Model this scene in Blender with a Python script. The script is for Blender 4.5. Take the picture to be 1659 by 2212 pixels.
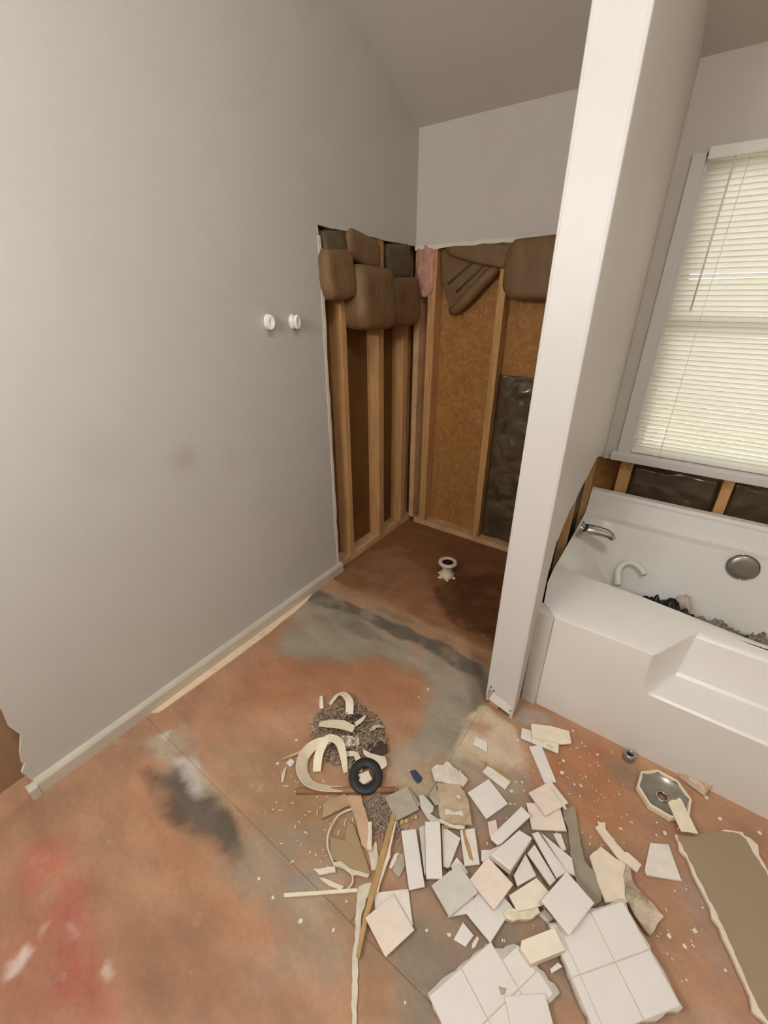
import bpy, bmesh, math, random
import numpy as np
from mathutils import Vector, Matrix, noise as mnoise

for o in list(bpy.data.objects):
    bpy.data.objects.remove(o, do_unlink=True)
scene = bpy.context.scene
COL = scene.collection
R = math.radians
rnd = random.Random(7)

# ------------------------------------------------------------------ camera
cam_d = bpy.data.cameras.new('camera')
cam_d.sensor_fit = 'VERTICAL'
cam_d.sensor_height = 36.0
cam_d.lens = 920.0 / 2212.0 * 36.0
cam_d.clip_start = 0.02
cam = bpy.data.objects.new('camera', cam_d)
COL.objects.link(cam)
cam.location = (0, 0, 1.6)
cam.rotation_euler = (R(90 - 26.6), 0, R(36.1))
scene.camera = cam

# ------------------------------------------------------------------ world, exposure
world = bpy.data.worlds.new('world')
scene.world = world
world.use_nodes = True
bg = world.node_tree.nodes['Background']
bg.inputs['Color'].default_value = (1.0, 0.975, 0.93, 1)
bg.inputs['Strength'].default_value = 4.0
scene.view_settings.view_transform = 'Standard'
scene.view_settings.look = 'None'
scene.view_settings.gamma = 1.0
scene.view_settings.use_curve_mapping = False
scene.view_settings.exposure = 0.20
FILL_DOME = 108.0          # emission of the unseen fill dome added on the ceiling
LAMP = 150.0          # emission of the vanity globes

# ------------------------------------------------------------------ helpers
def lin(c):
    def f(v):
        v = v / 255.0
        return v / 12.92 if v <= 0.04045 else ((v + 0.055) / 1.055) ** 2.4
    return (f(c[0]), f(c[1]), f(c[2]), 1.0)

def link(name, mesh, parent=None):
    o = bpy.data.objects.new(name, mesh)
    COL.objects.link(o)
    if parent is not None:
        o.parent = parent
    return o

def tag(o, label=None, cat=None, group=None, kind=None):
    if label: o['label'] = label
    if cat: o['category'] = cat
    if group: o['group'] = group
    if kind: o['kind'] = kind
    return o

def empty(name, loc=(0, 0, 0), rz=0.0):
    o = bpy.data.objects.new(name, None)
    o.empty_display_size = 0.05
    COL.objects.link(o)
    o.location = loc
    o.rotation_euler = (0, 0, rz)
    return o

def mesh_py(name, verts, faces, mats, idx=None, smooth=False):
    me = bpy.data.meshes.new(name)
    me.from_pydata([tuple(v) for v in verts], [], faces)
    for m in (mats if isinstance(mats, (list, tuple)) else [mats]):
        me.materials.append(m)
    if idx:
        for p, i in zip(me.polygons, idx):
            p.material_index = i
    if smooth:
        me.polygons.foreach_set('use_smooth', [True] * len(me.polygons))
    me.update()
    return me

def fix(me):
    bm = bmesh.new(); bm.from_mesh(me)
    bmesh.ops.recalc_face_normals(bm, faces=bm.faces)
    bm.to_mesh(me); bm.free(); me.update()
    return me

def box(name, lo, hi, mat, parent=None, bevel=0.0):
    bm = bmesh.new()
    bmesh.ops.create_cube(bm, size=1.0)
    for v in bm.verts:
        v.co = Vector([lo[i] + (v.co[i] + 0.5) * (hi[i] - lo[i]) for i in range(3)])
    if bevel:
        bmesh.ops.bevel(bm, geom=bm.edges[:], offset=bevel, segments=2, affect='EDGES', profile=0.6)
    me = bpy.data.meshes.new(name)
    bm.to_mesh(me); bm.free()
    me.materials.append(mat)
    return link(name, me, parent)

def prism(name, outline, depth, mats, axis='z', parent=None, top=True):
    """outline [(a,b)] extruded by depth; axis = normal axis. mats [face, edge]."""
    n = len(outline)
    def P(a, b, c):
        return {'z': (a, b, c), 'x': (c, a, b), 'y': (a, c, b)}[axis]
    v = [P(a, b, 0) for a, b in outline] + [P(a, b, depth) for a, b in outline]
    f = [list(range(n - 1, -1, -1)), list(range(n, 2 * n))]
    idx = [0, 0]
    for i in range(n):
        j = (i + 1) % n
        f.append([i, j, n + j, n + i]); idx.append(1 if len(mats) > 1 else 0)
    me = fix(mesh_py(name, v, f, mats, idx))
    return link(name, me, parent)

def lathe(name, prof, mat, parent=None, n=28, smooth=True, close=False):
    v, f = [], []
    for r, z in prof:
        for k in range(n):
            a = 2 * math.pi * k / n
            v.append((r * math.cos(a), r * math.sin(a), z))
    m = len(prof)
    rng = m if close else m - 1
    for i in range(rng):
        i2 = (i + 1) % m
        for k in range(n):
            k2 = (k + 1) % n
            f.append([i * n + k, i * n + k2, i2 * n + k2, i2 * n + k])
    if not close:
        f.append([k for k in range(n)][::-1]); f.append([(m - 1) * n + k for k in range(n)])
    me = fix(mesh_py(name, v, f, mat, None, smooth))
    return link(name, me, parent)

def tube(name, pts, rad, mat, parent=None, n=8, flat=1.0):
    """round (or flattened) tube along pts"""
    v, f = [], []
    P = [Vector(p) for p in pts]
    for i, p in enumerate(P):
        d = (P[min(i + 1, len(P) - 1)] - P[max(i - 1, 0)]).normalized()
        up = Vector((0, 0, 1)) if abs(d.z) < 0.9 else Vector((1, 0, 0))
        s = d.cross(up).normalized(); u = s.cross(d)
        r = rad[i] if isinstance(rad, (list, tuple)) else rad
        for k in range(n):
            a = 2 * math.pi * k / n
            v.append(p + s * r * math.cos(a) + u * r * flat * math.sin(a))
    for i in range(len(P) - 1):
        for k in range(n):
            k2 = (k + 1) % n
            f.append([i * n + k, i * n + k2, (i + 1) * n + k2, (i + 1) * n + k])
    f.append(list(range(n))[::-1]); f.append([(len(P) - 1) * n + k for k in range(n)])
    return link(name, fix(mesh_py(name, v, f, mat, None, True)), parent)

def ribbon(name, pts, width, thick, mat, parent=None, twist=None, sub=6):
    """curled flat band: pts centre line, width across, standing or lying by twist angle (0 = flat)"""
    P = [Vector(p) for p in pts]
    n = len(P); C = []
    TW = twist if twist else [0.0] * n
    W = width if isinstance(width, (list, tuple)) else [width] * n
    for i in range(n - 1):
        p0, p1, p2, p3 = P[max(i - 1, 0)], P[i], P[i + 1], P[min(i + 2, n - 1)]
        for s in range(sub):
            t = s / sub
            q = 0.5 * ((2 * p1) + (p2 - p0) * t + (2 * p0 - 5 * p1 + 4 * p2 - p3) * t * t + (3 * p1 - p0 - 3 * p2 + p3) * t ** 3)
            C.append((q, TW[i] * (1 - t) + TW[i + 1] * t, W[i] * (1 - t) + W[i + 1] * t))
    C.append((P[-1], TW[-1], W[-1]))
    v, f = [], []
    for i, (p, tw, w) in enumerate(C):
        d = (C[min(i + 1, len(C) - 1)][0] - C[max(i - 1, 0)][0]).normalized()
        up = Vector((0, 0, 1))
        s = d.cross(up)
        s = s.normalized() if s.length > 1e-4 else Vector((1, 0, 0))
        u = s.cross(d)
        a = s * math.cos(tw) + u * math.sin(tw)
        b = -s * math.sin(tw) + u * math.cos(tw)
        for sa, sb in ((-1, -1), (1, -1), (1, 1), (-1, 1)):
            v.append(p + a * sa * w / 2 + b * sb * thick / 2)
    m = len(C)
    for i in range(m - 1):
        for k in range(4):
            k2 = (k + 1) % 4
            f.append([i * 4 + k, i * 4 + k2, (i + 1) * 4 + k2, (i + 1) * 4 + k])
    f.append([3, 2, 1, 0]); f.append([(m - 1) * 4 + k for k in range(4)])
    return link(name, fix(mesh_py(name, v, f, mat)), parent)

# ------------------------------------------------------------------ materials
def mat(name, col, rough=0.6, spec=0.4, var=0.12, scale=14.0, bump=0.0, bscale=60.0, metal=0.0, coat=0.0, col2=None, stretch=None, detail=4.0):
    m = bpy.data.materials.new(name)
    m.use_nodes = True
    nt = m.node_tree
    b = nt.nodes['Principled BSDF']
    c = lin(col)
    b.inputs['Roughness'].default_value = rough
    b.inputs['Specular IOR Level'].default_value = spec
    b.inputs['Metallic'].default_value = metal
    b.inputs['Coat Weight'].default_value = coat
    b.inputs['Coat Roughness'].default_value = 0.08
    tc = nt.nodes.new('ShaderNodeTexCoord')
    mp = nt.nodes.new('ShaderNodeMapping')
    nt.links.new(tc.outputs['Object'], mp.inputs['Vector'])
    if stretch: mp.inputs['Scale'].default_value = stretch
    nz = nt.nodes.new('ShaderNodeTexNoise')
    nz.inputs['Scale'].default_value = scale
    nz.inputs['Detail'].default_value = detail
    nz.inputs['Roughness'].default_value = 0.6
    nt.links.new(mp.outputs['Vector'], nz.inputs['Vector'])
    rp = nt.nodes.new('ShaderNodeValToRGB')
    rp.color_ramp.elements[0].position = 0.3
    rp.color_ramp.elements[1].position = 0.7
    if col2:
        d = lin(col2)
        rp.color_ramp.elements[0].color = d
        rp.color_ramp.elements[1].color = c
    else:
        rp.color_ramp.elements[0].color = tuple(x * (1 - var) for x in c[:3]) + (1,)
        rp.color_ramp.elements[1].color = tuple(min(1, x * (1 + var)) for x in c[:3]) + (1,)
    nt.links.new(nz.outputs['Fac'], rp.inputs['Fac'])
    nt.links.new(rp.outputs['Color'], b.inputs['Base Color'])
    if bump:
        n2 = nt.nodes.new('ShaderNodeTexNoise')
        n2.inputs['Scale'].default_value = bscale
        n2.inputs['Detail'].default_value = 3.0
        nt.links.new(mp.outputs['Vector'], n2.inputs['Vector'])
        bp = nt.nodes.new('ShaderNodeBump')
        bp.inputs['Strength'].default_value = bump
        bp.inputs['Distance'].default_value = 0.004
        nt.links.new(n2.outputs['Fac'], bp.inputs['Height'])
        nt.links.new(bp.outputs['Normal'], b.inputs['Normal'])
    return m

M = {}
M['paint'] = mat('wall_paint', (206, 198, 188), 0.55, 0.35, 0.03, 1.5, 0.12, 140)
M['ceiling'] = mat('ceiling_paint', (206, 198, 190), 0.85, 0.2, 0.03, 1.2, 0.1, 90)
M['white_paint'] = mat('white_paint', (216, 211, 206), 0.42, 0.45, 0.02, 6, 0.05, 60)
M['trim'] = mat('trim_paint', (205, 194, 176), 0.4, 0.45, 0.06, 9)
M['gypsum'] = mat('gypsum', (226, 216, 200), 0.9, 0.2, 0.08, 40, 0.3, 90)
M['stud'] = mat('stud_wood', (198, 152, 100), 0.75, 0.25, 0.2, 7, 0.15, 50, stretch=(6, 6, 0.6))
M['plate'] = mat('plate_wood', (206, 168, 122), 0.75, 0.25, 0.2, 8, 0.15, 50)
M['raw_pine'] = mat('raw_pine', (232, 206, 172), 0.7, 0.25, 0.12, 12)
M['kraft'] = mat('kraft_paper', (132, 102, 68), 0.55, 0.35, 0.22, 5, 0.6, 16, stretch=(1.0, 3.0, 0.8), col2=(112, 84, 54))
M['kraft_grey'] = mat('kraft_paper_grey', (112, 94, 68), 0.55, 0.3, 0.2, 12, 0.5, 30, col2=(76, 64, 48))
M['pink_wool'] = mat('pink_wool', (196, 146, 128), 0.95, 0.1, 0.25, 26, 1.0, 60)
M['poly'] = mat('dark_poly_sheet', (100, 84, 64), 0.2, 0.6, 0.35, 6, 0.8, 18, col2=(70, 54, 38))
M['acrylic'] = mat('tub_acrylic', (236, 231, 224), 0.32, 0.5, 0.02, 3.0)
M['chrome'] = mat('chrome', (205, 205, 200), 0.12, 0.5, 0.02, 5, metal=1.0)
M['dull_metal'] = mat('dull_metal', (150, 144, 132), 0.3, 0.5, 0.12, 20, metal=0.6)
M['pvc'] = mat('pvc', (222, 206, 176), 0.4, 0.45, 0.08, 30)
M['dark'] = mat('dark_hole', (36, 30, 24), 0.8, 0.2)
M['rubber'] = mat('black_rubber', (38, 38, 36), 0.5, 0.4, 0.2, 20)
M['black_bag'] = mat('black_bag', (24, 25, 22), 0.35, 0.5, 0.3, 14, 0.6, 26)
M['ceramic'] = mat('white_ceramic', (240, 236, 232), 0.2, 0.5, 0.02, 6)
M['door_brown'] = mat('brown_wood', (150, 118, 88), 0.6, 0.3, 0.1, 5, stretch=(4, 4, 0.5))
M['glaze'] = mat('tile_glaze', (232, 224, 216), 0.18, 0.5, 0.03, 10, coat=0.2)
M['glaze_grey'] = mat('tile_glaze_grey', (208, 202, 190), 0.25, 0.5, 0.06, 20)
M['biscuit'] = mat('tile_biscuit', (232, 215, 199), 0.8, 0.25, 0.05, 30, 0.2, 120)
M['biscuit_pale'] = mat('tile_biscuit_pale', (228, 218, 205), 0.75, 0.25, 0.06, 30, 0.2, 120)
M['biscuit_yellow'] = mat('tile_biscuit_yellow', (238, 226, 204), 0.8, 0.25, 0.06, 30, 0.2, 120)
M['tile_dull'] = mat('tile_dull', (176, 164, 146), 0.6, 0.3, 0.1, 30)
M['mortar'] = mat('mortar', (222, 210, 194), 0.9, 0.15, 0.12, 60, 0.8, 90)
M['mortar_yellow'] = mat('mortar_yellow', (226, 214, 186), 0.9, 0.15, 0.15, 60, 0.8, 90)
M['board_tan'] = mat('board_tan', (176, 150, 120), 0.85, 0.2, 0.1, 30, 0.3, 90, col2=(204, 184, 158))
M['board_grey'] = mat('board_grey', (154, 141, 122), 0.85, 0.2, 0.12, 24, 0.2, 90)
M['gyp'] = mat('gypsum_scrap', (230, 214, 192), 0.85, 0.2, 0.06, 30, 0.4, 70)
M['gyp_torn'] = mat('gypsum_torn', (216, 198, 176), 0.85, 0.2, 0.3, 22, 0.6, 50, col2=(120, 96, 72))
M['paper'] = mat('drywall_paper', (158, 138, 112), 0.7, 0.3, 0.03, 3)
M['strip_cream'] = mat('strip_cream', (236, 222, 194), 0.55, 0.35, 0.08, 20)
M['strip_pale'] = mat('strip_pale', (214, 204, 182), 0.6, 0.3, 0.12, 30)
M['card'] = mat('card', (166, 140, 106), 0.8, 0.2, 0.06, 12)
M['card_dark'] = mat('card_dark', (178, 150, 112), 0.8, 0.2, 0.1, 16)
M['offcut'] = mat('offcut', (198, 164, 134), 0.8, 0.2, 0.12, 18, 0.3, 60)
M['stick'] = mat('stick', (176, 142, 92), 0.6, 0.3, 0.15, 30)
M['rod'] = mat('rod', (156, 114, 82), 0.6, 0.3, 0.1, 20)
M['blue'] = mat('blue_plastic', (62, 72, 92), 0.4, 0.4)
M['grout'] = mat('grout', (196, 186, 174), 0.9, 0.2, 0.08, 60)
M['dark_chip'] = mat('dark_chip', (72, 56, 48), 0.7, 0.3)
M['shreds'] = mat('shreds', (206, 190, 164), 0.85, 0.2, 0.4, 60, col2=(78, 62, 48))
M['rubble'] = mat('rubble', (190, 180, 166), 0.85, 0.2, 0.4, 90, col2=(104, 92, 80))
M['yellow'] = mat('yellow_crumb', (210, 186, 118), 0.8, 0.2, 0.15, 60)
M['vinyl'] = mat('vinyl', (240, 236, 226), 0.4, 0.4, 0.02, 5)

def osb():
    m = mat('osb', (160,108,50), 0.6, 0.35, 0.3, 5)
    nt = m.node_tree; b = nt.nodes['Principled BSDF']
    tc = nt.nodes['Texture Coordinate']
    vo = nt.nodes.new('ShaderNodeTexVoronoi')
    vo.inputs['Scale'].default_value = 48; vo.inputs['Randomness'].default_value = 1
    nz = nt.nodes.new('ShaderNodeTexNoise'); nz.inputs['Scale'].default_value = 6
    mx = nt.nodes.new('ShaderNodeMixRGB'); mx.inputs['Fac'].default_value = 0.25
    nt.links.new(tc.outputs['Object'], nz.inputs['Vector'])
    nt.links.new(tc.outputs['Object'], mx.inputs['Color1'])
    nt.links.new(nz.outputs['Color'], mx.inputs['Color2'])
    nt.links.new(mx.outputs['Color'], vo.inputs['Vector'])
    rp = nt.nodes.new('ShaderNodeValToRGB')
    e = rp.color_ramp.elements
    e[0].position = 0.1; e[0].color = lin((158, 110, 58))
    e[1].position = 0.9; e[1].color = lin((178, 130, 72))
    x = e.new(0.5); x.color = lin((168, 119, 63))
    sp = nt.nodes.new('ShaderNodeSeparateColor')
    nt.links.new(vo.outputs['Color'], sp.inputs['Color'])
    nt.links.new(sp.outputs['Red'], rp.inputs['Fac'])
    nt.links.new(rp.outputs['Color'], b.inputs['Base Color'])
    return m
M['osb'] = osb()
M['sheathing_shaded'] = mat('sheathing_shaded', (120, 84, 46), 0.8, 0.2, 0.15, 6)  # left sheathing with the shade of the stud bays put into its colour

def left_paint():
    """wall paint with a few scuffed smudges of their own"""
    m = mat('wall_paint_left', (198, 193, 184), 0.5, 0.35, 0.03, 1.5, 0.12, 140)
    nt = m.node_tree; b = nt.nodes['Principled BSDF']
    tc = nt.nodes['Texture Coordinate']
    base = b.inputs['Base Color'].links[0].from_socket
    for (y, z, r, s, c) in ((0.83, 1.03, 0.09, 0.4, (166, 150, 134)), (0.55, 1.12, 0.16, 0.12, (166, 150, 132)), (1.05, 0.96, 0.1, 0.12, (160, 144, 126))):
        vm = nt.nodes.new('ShaderNodeVectorMath'); vm.operation = 'DISTANCE'
        vm.inputs[1].default_value = (0, y, z)
        nt.links.new(tc.outputs['Object'], vm.inputs[0])
        mr = nt.nodes.new('ShaderNodeMapRange')
        mr.interpolation_type = 'SMOOTHSTEP'
        mr.inputs['From Min'].default_value = r; mr.inputs['From Max'].default_value = 0.0
        mr.inputs['To Min'].default_value = 0.0; mr.inputs['To Max'].default_value = s
        nt.links.new(vm.outputs['Value'], mr.inputs['Value'])
        mx = nt.nodes.new('ShaderNodeMixRGB')
        nt.links.new(mr.outputs['Result'], mx.inputs['Fac'])
        nt.links.new(base, mx.inputs['Color1'])
        mx.inputs['Color2'].default_value = lin(c)
        base = mx.outputs['Color']
    nt.links.new(base, b.inputs['Base Color'])
    return m
M['paint_left'] = left_paint()

def floor_mat():
    m = bpy.data.materials.new('stained_plywood'); m.use_nodes = True
    nt = m.node_tree; b = nt.nodes['Principled BSDF']
    b.inputs['Roughness'].default_value = 0.55
    b.inputs['Specular IOR Level'].default_value = 0.3
    at = nt.nodes.new('ShaderNodeAttribute'); at.attribute_name = 'stain'
    tc = nt.nodes.new('ShaderNodeTexCoord')
    prev = at.outputs['Color']
    for sc, st, lo, hi, d in ((5.0, (1, 2.2, 1), 0.80, 1.16, 7), (55.0, (1, 1.3, 1), 0.93, 1.07, 3), (1.8, (1, 1, 1), 0.88, 1.12, 3)):
        mp = nt.nodes.new('ShaderNodeMapping'); mp.inputs['Scale'].default_value = st
        mp.inputs['Rotation'].default_value = (0, 0, R(28))
        nz = nt.nodes.new('ShaderNodeTexNoise'); nz.inputs['Scale'].default_value = sc; nz.inputs['Detail'].default_value = d
        nt.links.new(tc.outputs['Object'], mp.inputs['Vector']); nt.links.new(mp.outputs['Vector'], nz.inputs['Vector'])
        mr = nt.nodes.new('ShaderNodeMapRange')
        mr.inputs['From Min'].default_value = 0.28; mr.inputs['From Max'].default_value = 0.72
        mr.inputs['To Min'].default_value = lo; mr.inputs['To Max'].default_value = hi
        nt.links.new(nz.outputs['Fac'], mr.inputs['Value'])
        mx = nt.nodes.new('ShaderNodeMixRGB'); mx.blend_type = 'MULTIPLY'; mx.inputs['Fac'].default_value = 1
        nt.links.new(prev, mx.inputs['Color1']); nt.links.new(mr.outputs['Result'], mx.inputs['Color2'])
        prev = mx.outputs['Color']
    # pale plaster dust
    nz = nt.nodes.new('ShaderNodeTexNoise'); nz.inputs['Scale'].default_value = 9; nz.inputs['Detail'].default_value = 9; nz.inputs['Roughness'].default_value = 0.75
    nt.links.new(tc.outputs['Object'], nz.inputs['Vector'])
    mr = nt.nodes.new('ShaderNodeMapRange'); mr.inputs['From Min'].default_value = 0.60; mr.inputs['From Max'].default_value = 0.80; mr.inputs['To Max'].default_value = 0.55
    nt.links.new(nz.outputs['Fac'], mr.inputs['Value'])
    mx = nt.nodes.new('ShaderNodeMixRGB'); nt.links.new(mr.outputs['Result'], mx.inputs['Fac'])
    nt.links.new(prev, mx.inputs['Color1']); mx.inputs['Color2'].default_value = lin((216, 196, 168))
    nt.links.new(mx.outputs['Color'], b.inputs['Base Color'])
    bp = nt.nodes.new('ShaderNodeBump'); bp.inputs['Strength'].default_value = 0.06; bp.inputs['Distance'].default_value = 0.004
    nt.links.new(nz.outputs['Fac'], bp.inputs['Height']); nt.links.new(bp.outputs['Normal'], b.inputs['Normal'])
    return m
M['floor'] = floor_mat()

def slat_mat():
    m = bpy.data.materials.new('blind_slat'); m.use_nodes = True
    nt = m.node_tree; b = nt.nodes['Principled BSDF']
    b.inputs['Base Color'].default_value = lin((238, 235, 228)); b.inputs['Roughness'].default_value = 0.35
    t = nt.nodes.new('ShaderNodeBsdfTranslucent'); t.inputs['Color'].default_value = lin((240, 236, 224))
    mx = nt.nodes.new('ShaderNodeMixShader'); mx.inputs['Fac'].default_value = 0.38
    nt.links.new(b.outputs['BSDF'], mx.inputs[1]); nt.links.new(t.outputs['BSDF'], mx.inputs[2])
    nt.links.new(mx.outputs['Shader'], nt.nodes['Material Output'].inputs['Surface'])
    return m
M['slat'] = slat_mat()

def glass_mat():
    m = bpy.data.materials.new('window_glass'); m.use_nodes = True
    nt = m.node_tree
    t = nt.nodes.new('ShaderNodeBsdfTransparent'); t.inputs['Color'].default_value = (0.93, 0.95, 0.93, 1)
    g = nt.nodes.new('ShaderNodeBsdfGlossy'); g.inputs['Roughness'].default_value = 0.02
    fr = nt.nodes.new('ShaderNodeFresnel'); fr.inputs['IOR'].default_value = 1.45
    mx = nt.nodes.new('ShaderNodeMixShader')
    nt.links.new(fr.outputs['Fac'], mx.inputs['Fac'])
    nt.links.new(t.outputs['BSDF'], mx.inputs[1]); nt.links.new(g.outputs['BSDF'], mx.inputs[2])
    nt.links.new(mx.outputs['Shader'], nt.nodes['Material Output'].inputs['Surface'])
    return m
M['glass'] = glass_mat()

def emit(name, col, s):
    m = bpy.data.materials.new(name); m.use_nodes = True
    nt = m.node_tree; b = nt.nodes['Principled BSDF']
    b.inputs['Base Color'].default_value = (0.9, 0.88, 0.84, 1)
    b.inputs['Emission Color'].default_value = col; b.inputs['Emission Strength'].default_value = s
    return m
M['dome'] = emit('lit_fill_dome', (0.94, 0.98, 1.0, 1), FILL_DOME)
M['globe'] = emit('lit_globe', (0.93, 0.98, 1.0, 1), LAMP)

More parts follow.
